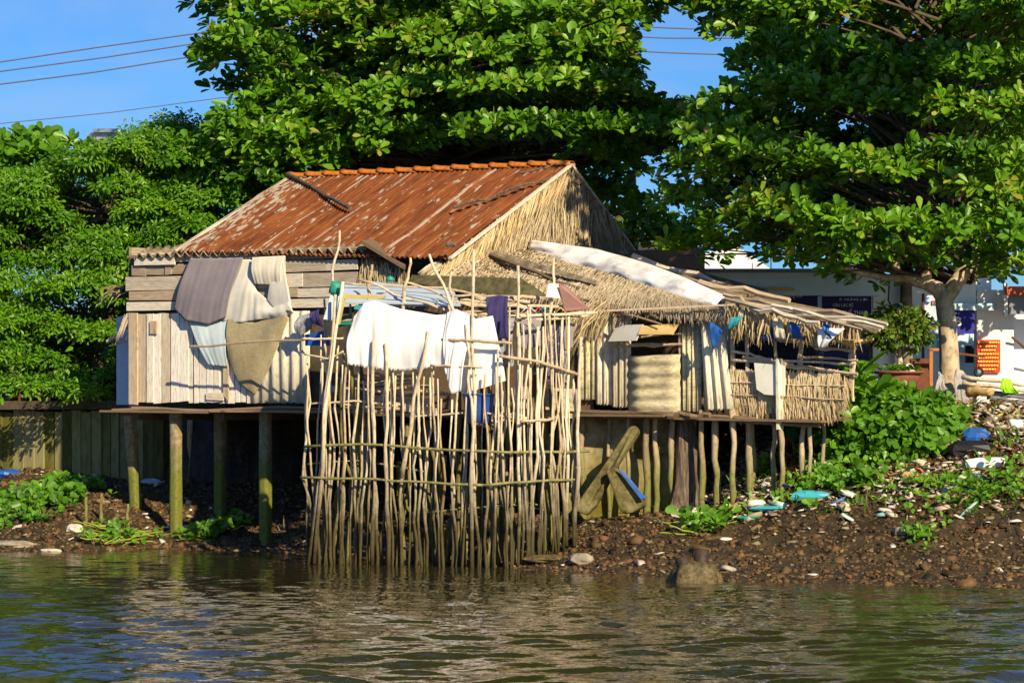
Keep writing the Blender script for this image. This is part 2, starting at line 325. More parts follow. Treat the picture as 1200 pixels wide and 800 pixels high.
# ================================================================ terrain and water
WX = [-60, -6.9, -4.7, -3.2, -2.5, 0, 1, 2.08, 5.45, 20]; WY = [52, 39.3, 39.9, 39.2, 37.6, 34.9, 33.9, 32.3, 30.9, 27]
def yW(x): return float(np.interp(x, WX, WY))
def yE(x): return 44-.51*(x+6.86)
SK = [-7, -2, 1.2, 2.4, 3.6]
PR = [([0, .35, 1], [0, .35, 1.0]), ([0, .35, 1], [0, .2, .8]), ([0, .38, 1], [0, .56, .66]), ([0, .25, .5, 1], [0, .3, .62, 1.1]), ([0, .25, .5, .75, 1], [0, .3, .95, 1.6, 1.97])]
def _n(x, y):
    return (.5*math.sin(1.7*x+.6*y)+.4*math.sin(.9*y*1.9-1.1*x)+.3*math.sin(4.1*x+2.7*y+1)+.2*math.sin(7.3*x-5.9*y)+.15*math.sin(13*x+9*y))
def zt(x, y, rough=True):
    a, b = yW(x), yE(x); s = (y-a)/(b-a)
    if s < 0: z = -.12*(a-y)-.0
    else:
        zz = [float(np.interp(min(s, 1), *pr)) for pr in PR]; z = float(np.interp(x, SK, zz))
    if rough: z += .045*_n(x, y)*min(1, max(0, s*6)+.15)
    return z
def ground(px, py):                         # where the ray through a pixel meets the bank
    Y = 30.0
    while Y < 46:
        p = P(px, py, Y)
        if p.z <= zt(p.x, Y): return p
        Y += .04
    return P(px, py, 44)
xs = np.concatenate([[-300, -120, -60, -30, -18], np.arange(-11, 10.01, .075), [13, 18, 30, 60, 150, 300]]); ys = np.concatenate([np.arange(27, 47.01, .09)])
V = []; 
for y in ys:
    for x in xs:
        xx = float(np.clip(x, -60, 20)); b = yE(xx)
        yy = y if abs(x) < 25 else y
        z = zt(xx, y) if y < b+.02 else (1.97 if xx > 3 else 1.97)
        if abs(x) > 25: z = -.4 if y < 40 else 1.97
        V.append((x, yy, z))
V = np.array(V); V[:, 2] += RNG.normal(0, .012, len(V)); nx = len(xs); ny = len(ys)
I = np.arange(nx*ny).reshape(ny, nx)
def quads(I): return np.stack([I[:-1, :-1].ravel(), I[:-1, 1:].ravel(), I[1:, 1:].ravel(), I[1:, :-1].ravel()], 1)
tag(mesh_np('river_bank', V, quads(I), M['mud'], smooth=True, loc=(0, 35, 0)), kind='structure')
mb = MB(); mb.add([(-900, 46.9, 1.975), (900, 46.9, 1.975), (900, 1500, 1.975), (-900, 1500, 1.975)], [(0, 1, 2, 3)])
tag(mb.build('land', M['soil'], loc=(0, 47, 1.97)), kind='structure')
xs = np.concatenate([[-400, -150, -60, -30, -15], np.arange(-8.5, 8.51, .07), [12, 20, 40, 80, 200, 400]]); ys = np.concatenate([[-300, -100, -30, 0, 10], np.arange(16, 40.5, .07), [44, 46.5]])
X, Y = np.meshgrid(xs, ys); 
def swell(X, Y):
    g = np.random.default_rng(5); z = np.zeros_like(X); near = np.clip((34.5-Y)/11, .07, 1)
    Xw = X+.25*np.sin(.7*Y+.4*X)+.12*np.sin(2.1*Y-1.3*X); Yw = Y+.3*np.sin(.6*X+1)+.12*np.sin(1.7*X+.8*Y)
    for lam0, lam1, n, sl_ in [(.26, .5, 36, .030), (.5, 1.1, 18, .014), (1.3, 3.2, 9, .0105)]:
        for _ in range(n):
            lam = g.uniform(lam0, lam1); k = 2*math.pi/lam; th = g.normal(math.pi/2+.25, .55); a = sl_/k
            z += a*np.sin(k*(Xw*math.cos(th)+Yw*math.sin(th))+g.uniform(0, 6.28))*(near**.5)
    return z*np.where((X > -9) & (X < 9) & (Y > 15), 1, 0)
Z = swell(X, Y); I = np.arange(X.size).reshape(X.shape)
tag(mesh_np('river_water', np.stack([X.ravel(), Y.ravel(), Z.ravel()], 1), quads(I), M['water'], smooth=True, loc=(0, 20, 0)), kind='structure')

# ---------------------------------------------------------------- clouds of small solid pieces (rubble, litter)
def chunks(name, pts, size, mat, cols, flatk=(.5, 1), kind='stuff', elong=1.6):
    n = len(pts); base = np.array([(-1, -1, -.6), (1, -1, -.6), (1, 1, -.6), (-1, 1, -.6), (-.7, -.6, .6), (.6, -.7, .6), (.7, .6, .6), (-.6, .7, .6)], float)
    fq = np.array([(0, 3, 2, 1), (4, 5, 6, 7), (0, 1, 5, 4), (1, 2, 6, 5), (2, 3, 7, 6), (3, 0, 4, 7)])
    V = np.tile(base, (n, 1, 1))+RNG.normal(0, .22, (n, 8, 3))
    sz = size*np.exp(RNG.normal(0, .45, n)); sc = np.stack([sz*RNG.uniform(1, elong, n), sz*RNG.uniform(.6, 1.1, n), sz*RNG.uniform(*flatk, n)], 1)
    V *= sc[:, None, :]; th = RNG.uniform(0, 6.28, n); tl = RNG.normal(0, .35, n)
    x, y, z = V[..., 0], V[..., 1], V[..., 2]; ct, st = np.cos(tl)[:, None], np.sin(tl)[:, None]
    x, z = x*ct-z*st, x*st+z*ct; ct, st = np.cos(th)[:, None], np.sin(th)[:, None]; x, y = x*ct-y*st, x*st+y*ct
    V = np.stack([x, y, z], -1)+np.array(pts)[:, None, :]
    Fq = (fq[None]+np.arange(n)[:, None, None]*8).reshape(-1, 4)
    o = mesh_np(name, V.reshape(-1, 3), Fq, mat, col=np.repeat(cols, 8), loc=tuple(np.mean(pts, 0)))
    return tag(o, kind=kind) if kind else o
def bankpts(n, x0, x1, s0, s1, dens=None, dz=0.0):
    out = []
    while len(out) < n:
        x = rnd(x0, x1); s = rnd(s0, s1)
        if dens and random.random() > dens(x, s): continue
        a, b = yW(x), yE(x); y = a+(b-a)*s; out.append((x, y, zt(x, y)+dz))
    return out
p_ = bankpts(38000, -8, 7.6, -.03, .99); chunks('rubble', p_, .0145, M['rubble'], RNG.beta(1.2, 1.8, len(p_)))
p_ = bankpts(1300, -8, 7.6, -.02, .98); chunks('rubble', p_, .034, M['rubble'], RNG.beta(1.1, 1.8, len(p_))*.93)
p_ = bankpts(3400, 2.0, 7.4, .3, .98, lambda x, s: min(1, max(.04, (s-.36)*4))*(.7 if x > 5 else 1)*(1 if math.sin(3.1*x+9*s)+math.sin(7.7*x-4*s) > -.4 else .25), .03)+bankpts(110, -7.6, -4.2, .1, .95, None, .02)+bankpts(120, -3, 7, .02, .4, None, .0)
chunks('small_litter', p_, .027, M['litter'], RNG.uniform(0, 1, len(p_)), (.2, .7), elong=1.9)
# twigs and dead leaves on the rubbish slope
def strips(name, pts, L, wd, mat, kind='stuff', up=.3, parent=None):
    n = len(pts); P0 = np.array(pts); th = RNG.uniform(0, 6.28, n); d = np.stack([np.cos(th), np.sin(th), RNG.normal(up*.4, up, n)], 1); d /= np.linalg.norm(d, axis=1)[:, None]
    ln = L*np.exp(RNG.normal(0, .4, n)); side = np.cross(d, [0, 0, 1]); side /= np.linalg.norm(side, axis=1)[:, None]+1e-9; w = wd*RNG.uniform(.6, 1.3, n)
    a = P0; m = P0+d*(ln*.5)[:, None]+np.array([0, 0, 1])*(ln*.12)[:, None]; b = P0+d*ln[:, None]
    sw = side*w[:, None]; V = np.stack([a-sw*.3, a+sw*.3, m+sw, m-sw, b+sw*.2, b-sw*.2], 1)
    f = np.array([(0, 1, 2, 3), (3, 2, 4, 5)]); Fq = (f[None]+np.arange(n)[:, None, None]*6).reshape(-1, 4)
    o = mesh_np(name, V.reshape(-1, 3), Fq, mat, parent, col=np.repeat(RNG.uniform(0, 1, n), 6), loc=None if parent else tuple(P0.mean(0)))
    return tag(o, kind=kind) if kind else o
strips('dead_leaves', bankpts(2600, 3.4, 7.5, .55, 1.0, None, .02), .10, .028, M['leaf_dry'])
strips('twigs', bankpts(900, 1.5, 7.5, .3, 1.0, None, .03)+bankpts(300, -7.5, 0, .2, .9, None, .02), .28, .006, M['beam'])
chunks('plastic_litter', bankpts(150, 2.4, 7.4, .35, .95, None, .04), .04, M['plastic'], RNG.uniform(0, 1, 150), (.15, .5), elong=2.2)
strips('weeds', bankpts(1500, 2.6, 7.5, .38, .95, lambda x, s: .5+.5*math.sin(5*x)*math.sin(17*s), .0), .13, .022, M['leaf_b'], up=1.0)

# ================================================================ retaining walls
fw = empty('pile_wall', (-6.9, 44, .8), 'mossy wall of upright concrete piles below the small-leaved tree, left of the stilts', 'wall')
x = -9.5
while x < -5.2:
    w = rnd(.13, .24); mb = MB(); y = yE(x)-.02; zb = zt(x, y-.1, False)-.25; top = 1.93+rnd(-.05, .04)
    dx = D*w*.5; p = Vector((x, y-rnd(0, .05), 0)); h = 10; mb2 = MB()
    mb2.prism([p-dx*.97+UP*zb, p+dx*.97+UP*zb, p+dx*.93+UP*top, p-dx*.93+UP*top], NA, .14, rnd(0, 1)); mb2.build('pile', M['mossplank'], fw); x += w*c_
mb = MB(); mb.beam((-9.6, yE(-9.6)-.08, 2.0), (-5.2, yE(-5.2)-.08, 2.0), .3, .13); mb.build('coping', M['darkbark'], fw)  # dark colour of the coping paints the foliage shadow along the wall top
cw = empty('concrete_wall', (1.0, yE(1.0), .5), 'mossy yellow green concrete retaining wall under the middle of the house', 'wall')
mb = MB(); a = PV(672, 500, .22); a.z = 0; b = PV(812, 500, .34); b.z = 0; nrm = (b-a).cross(UP)
mb.prism([a+UP*.2, b+UP*.4, b+UP*1.8, a+UP*1.8], nrm, .2, .5); mb.build('wall_face', M['mosswall'], cw)
a2 = lerp(a, b, .03); mb = MB(); t = nrm.normalized()*.19
mb.prism([lerp(a, b, .55)+UP*1.38+t*.7, lerp(a, b, .99)+UP*1.34+t*.7, lerp(a, b, .99)+UP*1.78+t*.7, lerp(a, b, .55)+UP*1.78+t*.7], nrm, .12, .3); mb.build('ledge', M['slab'], cw)

# ================================================================ the stilt house
HO = PV(300, 600, 1.5); HO.z = 0
H = empty('stilt_house', HO, 'ramshackle wooden stilt house with rusty iron roof, thatched gable and porch over the bank', 'house')
off = .0
# plank wall: boards in one mesh, each its own colour value
mb = MB()
def boardA(mb, x0, x1, t0, t1, b0, b1, v=-.02, th=.03, c=None, mode=0):
    """board on the front wall: pixels left/right, top at left/right, bottom at left/right"""
    q = [PV(x0, t0, v), PV(x1, t1, v), PV(x1, b1, v), PV(x0, b0, v)]
    if mode: q = [PV(x0, b0, v), PV(x0, t0, v), PV(x1, t1, v), PV(x1, b1, v)]
    mb.prism(q, NA, th, c)
rows = [(298, 312), (312, 327), (327, 344), (345, 359), (359, 367)]
def yy(x, y): return y-(x-150)*.028*(HOR-y)/190      # courses rise towards the nearer end
for r, (t, b) in enumerate([(297, 311), (311, 325), (325, 343), (342, 354), (354, 366)]):
    x = [158, 155, 148, 152, 149][r]; 
    while x < 420:
        x2 = min(420, x+rnd(35, 95)); 
        if r == 1 and x < 200: x2 = x+[17, 22, 8, 24][min(3, int((x-155)/14))]
        boardA(mb, x, x2-.9, yy(x, t)+rnd(-.8, .8), yy(x2, t)+rnd(-.8, .8), yy(x, b)+rnd(-3, -1), yy(x2, b)+rnd(-3, -1), v=rnd(-.04, -.015), c=rnd(.0, 1) if r else rnd(.3, 1)); x = x2
boardA(mb, 158, 205, 298, 296, 311, 310, -.07, .03, .95); boardA(mb, 219, 308, 296, 293, 306, 302, -.07, .03, .6)
mb.build('plank_courses', M['plank'], H)
mb = MB(); mb.prism([PV(152, 300, .06), PV(420, 294, .06), PV(420, 472, .06), PV(152, 473, .06)], NA, .03, .1); mb.build('wall_backing', M['darkbark'], H)
mb = MB(); x = 151
while x < 292:
    w = rnd(5.5, 12); b = 472+rnd(-1.5, 1.5)+(x-150)*-.005
    boardA(mb, x+rnd(-.3, .5), x+w-rnd(.6, 1.6), 367+rnd(-1, 2), 367+rnd(-1, 2), b, b+rnd(-1, 1), rnd(-.03, .0), .025, rnd(.25, 1) if x > 165 else .1, 1); x += w
boardA(mb, 262, 268, 372, 372, 463, 470, -.05, .02, .05, 1); boardA(mb, 242, 262, 460, 460, 468, 469, -.05, .02, .4); boardA(mb, 240, 248, 395, 398, 402, 404, -.05, .02, .1)
boardA(mb, 176, 184, 376, 376, 391, 391, -.05, .02, .0, 1)
mb.build('upright_planks', M['plank_v'], H)
def corrug(name, tl, tr, br, bl, n, amp, mat, parent, along='u', solid=.012, seg=6, nv=2, jag=0, c=None, sag=0, uvs=(1, 1)):
    nn = (tr-tl).cross(bl-tl).normalized(); mb = MB(); 
    def fn(u, v):
        p = bil(tl, tr, br, bl, u, v); k = u if along == 'u' else v
        if jag and along == 'u' and v == 1: p = p+(bl-tl).normalized()*jag*math.sin(u*37)*math.sin(u*91)
        return p+nn*amp*math.cos(2*math.pi*n*k)-UP*sag*math.sin(math.pi*u)
    mb.grid(fn, n*seg if along == 'u' else nv, nv if along == 'u' else n*seg, c if c is not None else rnd(0, 1), uvs)
    return mb.build(name, mat, parent, True, solid=solid)
corrug('cement_sheet', PV(290, 366, -.05), PV(362, 364, -.05), PV(362, 472, -.05), PV(292, 472, -.05), 6, .022, M['cement'], H, jag=.015)
# main roof
RL, RR = PV(340, 208, 3.0), PV(668, 193, 3.0); EL, ER = PV(205, 294, -.12), PV(525, 303, -.12)
LR = (RR-RL).length
nr = 3
def roofsheet():
    nn = (RR-RL).cross(EL-RL).normalized(); mb = MB(); 
    if nn.z < 0: nn = -nn
    n = int(LR/.085)
    def fn(u, v):
        p = bil(RL, RR, ER, EL, u, v); lift = .012*((v*nr) % 1)+.02*math.sin(9*u+3*v)*math.sin(3.1*v*2)
        k = math.floor(u*LR/.74); ed = .035*(math.sin(k*12.9+v)*.5) if v > .999 else 0
        return p+nn*(.02*math.cos(2*math.pi*n*u)+lift)+(EL-RL).normalized()*ed
    mb.grid(fn, n*5, 24, .5, (LR/3, 1.1))
    o = mb.build('rusty_roof', M['rust'], H, True, solid=.008); return nn
# uv u in metres for joints
def roof_uvfix():
    o = [x for x in bpy.data.objects if x.name == 'rusty_roof'][0]; l = o.data.uv_layers['uv']; a = np.empty(len(l.data)*2, dtype=np.float32); l.data.foreach_get('uv', a); a = a.reshape(-1, 2); a[:, 0] *= 3; a[:, 1] *= 1; l.data.foreach_set('uv', a.ravel())
RN = roofsheet(); roof_uvfix()
# rear slope, verge battens
BL, BR = PV(430, 300, 5.0), PV(747, 300, 5.0)
mb = MB(); mb.prism([RL, RR, BR, BL], (RR-RL).cross(BR-RR), .03); mb.build('rear_roof', M['greymetal'], H)
mb = MB(); mb.beam(RR+D*.03+UP*.0, ER+D*.03, .05, .03, .8); mb.beam(RR+D*.03-UP*.02, BR+D*.03-UP*.02, .05, .04, .5); mb.build('verge_strip', M['cement'], H)
mb = MB(); mb.beam(RL-D*.0+UP*.01, EL, .07, .02, .8); mb.build('verge_strip', M['cement'], H)
# patches and lifted sheet edges, dark sticks lying on the roof
def onroof(px, py, lift=.05):
    # intersect pixel ray with the roof plane
    o = Vector((0, 0, EYE)); d = P(px, py, 1)-o; t = (RL-o).dot(RN)/d.dot(RN); return o+d*t+RN*lift
mb = MB(); mb.stick(onroof(338, 208), onroof(411, 248), .035, .03, .02, 6, 8, .1); mb.build('roof_batten', M['drift'], H)
mb = MB(); mb.stick(onroof(532, 246, .03), onroof(642, 212, .03), .022, .016, .03, 5, 8, .1); mb.build('roof_batten', M['drift'], H)
mb = MB(); mb.stick(onroof(610, 205, .03), onroof(662, 193, .03), .016, .012, .02, 5, 5, .1); mb.build('roof_batten', M['drift'], H)
mb = MB(); mb.blob(onroof(529, 288, .02), .07, (1.2, .5, .5), .1); mb.build('roof_knot', M['drift'], H)
# ridge tiles
nT = 15
for i in range(nT):
    u0 = i/nT; u1 = (i+1.12)/nT; a = lerp(RL, RR, u0); b = lerp(RL, RR, u1); mb = MB()
    sd = WB
    def fn(u, v, a=a, b=b):
        p = lerp(a, b, u); th = math.pi*(v-.5)*1.15; r = .062*(1.0+.12*(1-u))
        return p+WB*math.sin(th)*r*1.25+UP*(math.cos(th)*r*.8+.015-.02*u+(.012 if u < .12 else 0))
    mb.grid(fn, 5, 8, rnd(0, 1)); mb.build('ridge_tile', M['tile'], H, True, solid=.015)
# fibre cement eave strip with scalloped edge
corrug('eave_sheet', PV(172, 291, .55), PV(436, 284, .55), PV(425, 293, -.13), PV(158, 300, -.13), 24, .038, M['cement_dark'], H, solid=.014, seg=8, nv=4)
mb = MB(); mb.beam(PV(150, 301, -.07), PV(430, 291.5, -.07), .04, .04, .7); mb.build('eave_batten', M['beam'], H)
mb = MB(); mb.prism([PV(424, 284, -.2), PV(436, 282, .2), PV(480, 306, .5), PV(474, 314, -.2)], UP, .05); mb.build('eave_board', M['beam'], H)
# end wall behind the eave: thatch patch
THV = []; THC = []
class Thatch:
    def __init__(s): s.V = []; s.C = []
    def strand(s, p, d, L, w, curl=.06, c=None, nrm=None):
        d = d.normalized(); side = d.cross(nrm if nrm else NA).normalized()*w*.5; g = Vector((0, 0, -1))*curl*L
        m = p+d*L*.5+(nrm or NA)*rnd(.0, .02); e = p+d*L+g
        s.V += [p-side*.6, p+side*.6, m+side, m-side, e+side*.15, e-side*.15]; s.C += [rnd(0, 1) if c is None else c]*6
    def build(s, name, mat, parent):
        n = len(s.V)//6; f = np.array([(0, 1, 2, 3), (3, 2, 4, 5)]); Fq = (f[None]+np.arange(n)[:, None, None]*6).reshape(-1, 4)
        return mesh_np(name, np.array([tuple(v) for v in s.V]), Fq, mat, parent, col=s.C)
def inpoly(x, y, pg):
    r = False; j = len(pg)-1
    for i in range(len(pg)):
        if (pg[i][1] > y) != (pg[j][1] > y) and x < (pg[j][0]-pg[i][0])*(y-pg[i][1])/(pg[j][1]-pg[i][1])+pg[i][0]: r = not r
        j = i
    return r
def thatchpoly(name, pg, fn, nrm, n, L, w, mat, dirf, lift=(.0, .08), parent=None, back=True, L2=.3):
    T = Thatch(); xs_ = [p[0] for p in pg]; ys_ = [p[1] for p in pg]; k = 0
    while k < n:
        x = rnd(min(xs_), max(xs_)); y = rnd(min(ys_), max(ys_))
        if not inpoly(x, y, pg): continue
        k += 1; p = fn(x, y)+nrm*rnd(*lift); d = dirf(x, y)+jit(.16)+D*.12*math.sin(.11*x+.07*y); T.strand(p, d, L*rnd(1-L2, 1+L2), w*rnd(.7, 1.4), c=min(1, max(0, random.gauss(.55, .3))), nrm=nrm)
    o = T.build(name, mat, parent or H)
    if back:
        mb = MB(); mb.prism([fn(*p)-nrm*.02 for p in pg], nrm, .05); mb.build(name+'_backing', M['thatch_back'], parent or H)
    return o
thatchpoly('end_thatch', [(424, 297), (474, 312), (476, 350), (424, 348)], lambda x, y: PV(x, y, .02), NA, 260, .3, .014, M['thatch'], lambda x, y: -UP+D*.1)
# gable
gp = [(664, 196), (700, 232), (742, 300), (738, 330), (600, 330), (527, 303), (560, 279)]
thatchpoly('gable_thatch', [(664, 194), (706, 240), (744, 298), (700, 320), (590, 318), (520, 306), (560, 279)], lambda x, y: PG(x, y, -.02), D, 5200, .30, .016, M['thatch_grey'],
           lambda x, y: -UP*1.0-WB*(.62 if x < 640 else .3)+(WB*.5 if x > 690 else WB*0), (.0, .07))
thatchpoly('gable_fringe', [(527, 296), (600, 240), (660, 200), (664, 206), (600, 262), (530, 312), (512, 314)], lambda x, y: PG(x, y, 0), D, 1100, .34, .018, M['thatch'], lambda x, y: -UP*1.0-WB*.75, (.03, .09), back=False)
# poles across right verge shadow battens
mb = MB()
for i in range(9):
    t = .15+.8*i/9; p = lerp(RR, BR, t)-UP*.05; mb.beam(p+D*.05, p+D*.05-WB*.33-UP*.05, .03, .03, rnd(.4, 1))
mb.build('purlin_ends', M['beam'], H)
# thatched lean-to slope: ruled surface between the tarpaulin line and the eave
TL = [PG(560, 300, .02), PG(625, 292, .02), PV(720, 315, 1.25), PV(790, 340, .55), PV(860, 362, .05)]
TE = [PV(508, 312, -.1), PV(575, 338, -.12), PV(660, 352, -.12), PV(760, 358, -.1), PV(866, 365, -.1)]
def lt(u, v):
    a = polyat(TL, u); b = polyat(TE, u); return lerp(a, b, v)+NA*.12*math.sin(math.pi*v)
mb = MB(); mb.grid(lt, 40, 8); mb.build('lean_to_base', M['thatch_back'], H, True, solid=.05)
T = Thatch()
for k in range(6400):
    u = rnd(0, 1); v = rnd(0, 1)**.9*.93; p = lt(u, v)+NA*rnd(.02, .08)+UP*.03; d = (lt(u, min(1, v+.05))-lt(u, max(0, v-.05))).normalized(); L = rnd(.16, .30)
    T.strand(p, d*.8-UP*.35-D*(.45-.3*u)+jit(.16), L, rnd(.011, .022), .1, min(1, max(0, random.gauss(.55, .28))), nrm=NA)
T.build('lean_to_thatch', M['thatch_grey'], H)
# dark board and pole lines over the lean-to
mb = MB(); mb.prism([PV(570, 291, .9), PV(700, 329, .35), PV(700, 334, .3), PV(570, 299, .85)], NA, .06, .2); mb.build('barge_board', M['cement_dark'], H)
mb = MB(); mb.prism([PV(484, 322, -.3), PV(610, 326, -.45), PV(640, 346, -.5), PV(612, 350, -.6), PV(480, 331, -.5)], NA, .05); mb.build('awning_board', M['darkboard'], H)
mb = MB(); mb.beam(PV(690, 365, -.32), PV(862, 357, -.3), .025, .025, .8); mb.build('thatch_lath', M['pole'], H)
mb = MB(); mb.stick(PV(575, 298, .8), PV(770, 372, -.3), .03, .02, .02); mb.build('rafter', M['beam'], H)
mb = MB(); mb.stick(PV(660, 345, -.15), PV(775, 380, -.35), .02, .015, .02); mb.build('rafter', M['beam'], H)
# white tarpaulin folded over the lean-to ridge
ta = [PG(623, 281, .05), PV(700, 292, 1.5), PV(760, 309, .9), PV(808, 327, .45), PV(851, 347, .05)]; tb = [PG(627, 305, .1), PV(672, 313, 1.3), PV(735, 331, .75), PV(790, 350, .2), PV(838, 372, -.12)]
mb = MB()
def tf(u, v):
    a = polyat(ta, u); b = polyat(tb, u); p = lerp(a, b, v); return p+NA*(.10*math.sin(math.pi*(.1+.8*v))+.02*math.sin(11*u+5*v+2*math.sin(7*u))+.008*math.sin(37*u-9*v)+.01*math.sin(19*v+23*u))+UP*(.035*math.sin(13*u+2)+.02*math.sin(41*u))*v
mb.grid(tf, 60, 10, .5, (4, .4)); tp = mb.build('white_tarpaulin', M['tarp'], None, True, solid=.01)
tag(tp, 'long white tarpaulin folded over the ridge of the thatched lean-to', 'tarpaulin')
# porch roof
def q4(mb, pts, th, c=None): mb.prism(pts, (pts[1]-pts[0]).cross(pts[2]-pts[0]), th, c)
pr_ = [PG(640, 287, .05), PG(745, 301, .05), PV(1042, 380, 1.0), PV(1030, 388, -.35), PV(850, 354, -.3), PV(800, 330, .5)]
mb = MB(); q4(mb, [pr_[0], pr_[1], PV(900, 341, 2.4), PV(850, 353, -.1)], .04, .1); q4(mb, [PV(850, 354, -.3), PV(850, 341, 2.2), PV(1040, 379, 1.0), PV(1028, 388, -.35)], .05, .2); mb.build('porch_roof', M['cement_dark'], H)
mb = MB()
for (x0, y0, x1, y1, v, w) in [(742, 300, 856, 337, 2.5, .09), (820, 331, 925, 352, 1.2, .10), (790, 322, 850, 341, 1.8, .05), (848, 345, 905, 364, -.3, .05), (870, 352, 1000, 371, .5, .09), (905, 358, 1035, 384, -.2, .06), (930, 362, 1040, 380, -.35, .05), (880, 361, 960, 378, -.42, .07), (850, 350, 1010, 386, -.42, .045)]:
    mb.stick(PV(x0, y0, v), PV(x1, y1, v-.15), w*.5, w*.35, .03, 5, 6, rnd(.3, 1))
for i in range(26):
    x = rnd(850, 1015); y = 352+(x-850)*.185+rnd(-4, 3); L = rnd(20, 55); v = rnd(-.4, .6); mb.prism([PV(x, y, v), PV(x+L, y+L*.19+rnd(-1, 1), v), PV(x+L*.97, y+L*.19+rnd(3, 6), v), PV(x+1, y+rnd(3, 6), v)], NA+UP*.8, .02, rnd(0, 1))
mb.build('porch_roof_boards', M['plank'], H)
T = Thatch()
for k in range(520):
    x = rnd(850, 960); y = 357+(x-850)*.19; p = PV(x, y+rnd(-2, 5), rnd(-.4, -.15)); T.strand(p, -UP+jit(.3)+D*.2*math.sin(x*.2), rnd(.10, .36)*(1.1 if x < 900 else .65 if x < 930 else .85), rnd(.012, .024), .1, nrm=NA)
for k in range(100):
    x = rnd(960, 1010); p = PV(x, 376+(x-960)*.15+rnd(-2, 3), rnd(-.4, -.1)); T.strand(p, -UP+jit(.3), rnd(.12, .3), .02, .1, nrm=NA)
T.build('porch_thatch_fringe', M['thatch'], H)
# broken palm fronds hanging at 690
T = Thatch()
for k in range(130):
    p = PV(rnd(678, 716), rnd(350, 372), rnd(-.5, -.3)); T.strand(p, -UP*.9-D*.5+jit(.35), rnd(.25, .6), rnd(.01, .016), .15, nrm=NA)
T.build('hanging_fronds', M['thatch'], H)
# right wall sheets
for (x0, x1, t, b, n, v, bx, key) in [(676, 700, 372, 468, 2, .03, 0, 'cement_y'), (697, 722, 364, 474, 2, .0, 0, 'cement'), (716, 739, 358, 477, 2, -.04, 0, 'cement'), (798, 810, 380, 482, 1, -.03, 0, 'cement_y'), (809, 822, 379, 484, 1, -.02, 0, 'cement_y')]:
    corrug('cement_sheet', PV(x0, t, v), PV(x1, t, v), PV(x1-1, b, v), PV(x0+1, b-rnd(0, 2), v), n+1, .017, M[key], H, jag=.02, seg=10)
corrug('cement_sheet', PV(820, 370, -.14), PV(846, 371, -.1), PV(859, 479, -.1), PV(826, 480, -.12), 3, .024, M['cement'], H, jag=.02, seg=10, c=1)
corrug('cement_sheet', PV(738, 417, -.075), PV(797, 415, -.075), PV(797, 483, -.075), PV(737, 483, -.075), 5, .011, M['cement_y'], H, along='v', seg=10, nv=4)
mb = MB(); mb.stick(PV(722, 406, -.06), PV(800, 403, -.06), .018, .014, .01); mb.stick(PV(735, 395, -.05), PV(798, 391, -.05), .014, .012, .01); mb.stick(PV(735, 404, .03), PV(800, 402, .03), .014, .012, .01); mb.build('window_rails', M['pole'], H)
mb = MB(); mb.prism([PV(723, 381, -.12), PV(754, 380, -.3), PV(746, 399, -.35), PV(713, 400, -.15)], NA, .02, .5); mb.build('shutter_board', M['board'], H)
mb = MB(); mb.prism([PV(752, 382, -.3), PV(796, 379, -.1), PV(788, 392, -.3), PV(748, 392, -.35)], NA+UP*.3, .02, .5); mb.build('shutter_board', M['tanboard'], H)
# porch posts, rails, thatch parapet
for (x, t, b, w) in [(858, 372, 490, .07), (876, 383, 495, .06), (908, 392, 440, .05), (938, 398, 440, .075), (997, 402, 455, .06), (1000, 396, 470, .04), (798, 375, 490, .05)]:
    mb = MB(); mb.stick(PV(x, b, -.0), PV(x+rnd(-1, 1), t, -.0), w*.5, w*.45, .01, 6); mb.build('porch_post', M['pole'], H)
for (x0, y0, x1, y1, w) in [(858, 388, 955, 402, .04), (905, 397, 1000, 411, .035), (955, 408, 1000, 411, .03), (858, 411, 905, 421, .035), (858, 422, 1003, 426, .035), (870, 418, 930, 427, .035), (925, 429, 1005, 438, .05), (858, 421, 930, 429, .03), (890, 424, 935, 432, .03), (936, 418, 1005, 422, .035)]:
    mb = MB(); mb.stick(PV(x0, y0, -.06), PV(x1, y1, -.06), w*.5, w*.4, .012, 5); mb.build('porch_rail', M['pole'], H)
def pmid(x, y): return PV(x, y, .0)
thatchpoly('parapet_thatch', [(856, 432), (995, 440), (990, 462), (972, 478), (858, 474)], pmid, NA, 3000, .2, .016, M['thatch'], lambda x, y: -UP+D*.15, (.0, .06))
T = Thatch()
for k in range(500):
    x = rnd(856, 985); p = PV(x, rnd(432, 446) if x < 985 else 450, -.05); T.strand(p, -UP+jit(.2), rnd(.1, .3), .02, .1, c=rnd(.6, 1), nrm=NA)
T.build('parapet_thatch_top', M['thatch'], H)
for (y0, y1) in [(448, 452), (462, 468)]:
    mb = MB(); mb.stick(PV(857, y0, -.09), PV(990, y1, -.09), .008, .008, .01); mb.build('parapet_lath', M['pole'], H)
mb = MB(); mb.beam(PV(913, 420, -.13), PV(914, 503, -.13), .035, .12, 1, up=WB); mb.build('white_post', M['cement'], H)
mb = MB(); mb.prism([PV(884, 425, -.15), PV(920, 428, -.15), PV(920, 464, -.15), PV(896, 462, -.15), PV(887, 456, -.15)], NA, .015, .6); mb.build('pale_board', M['board'], H)
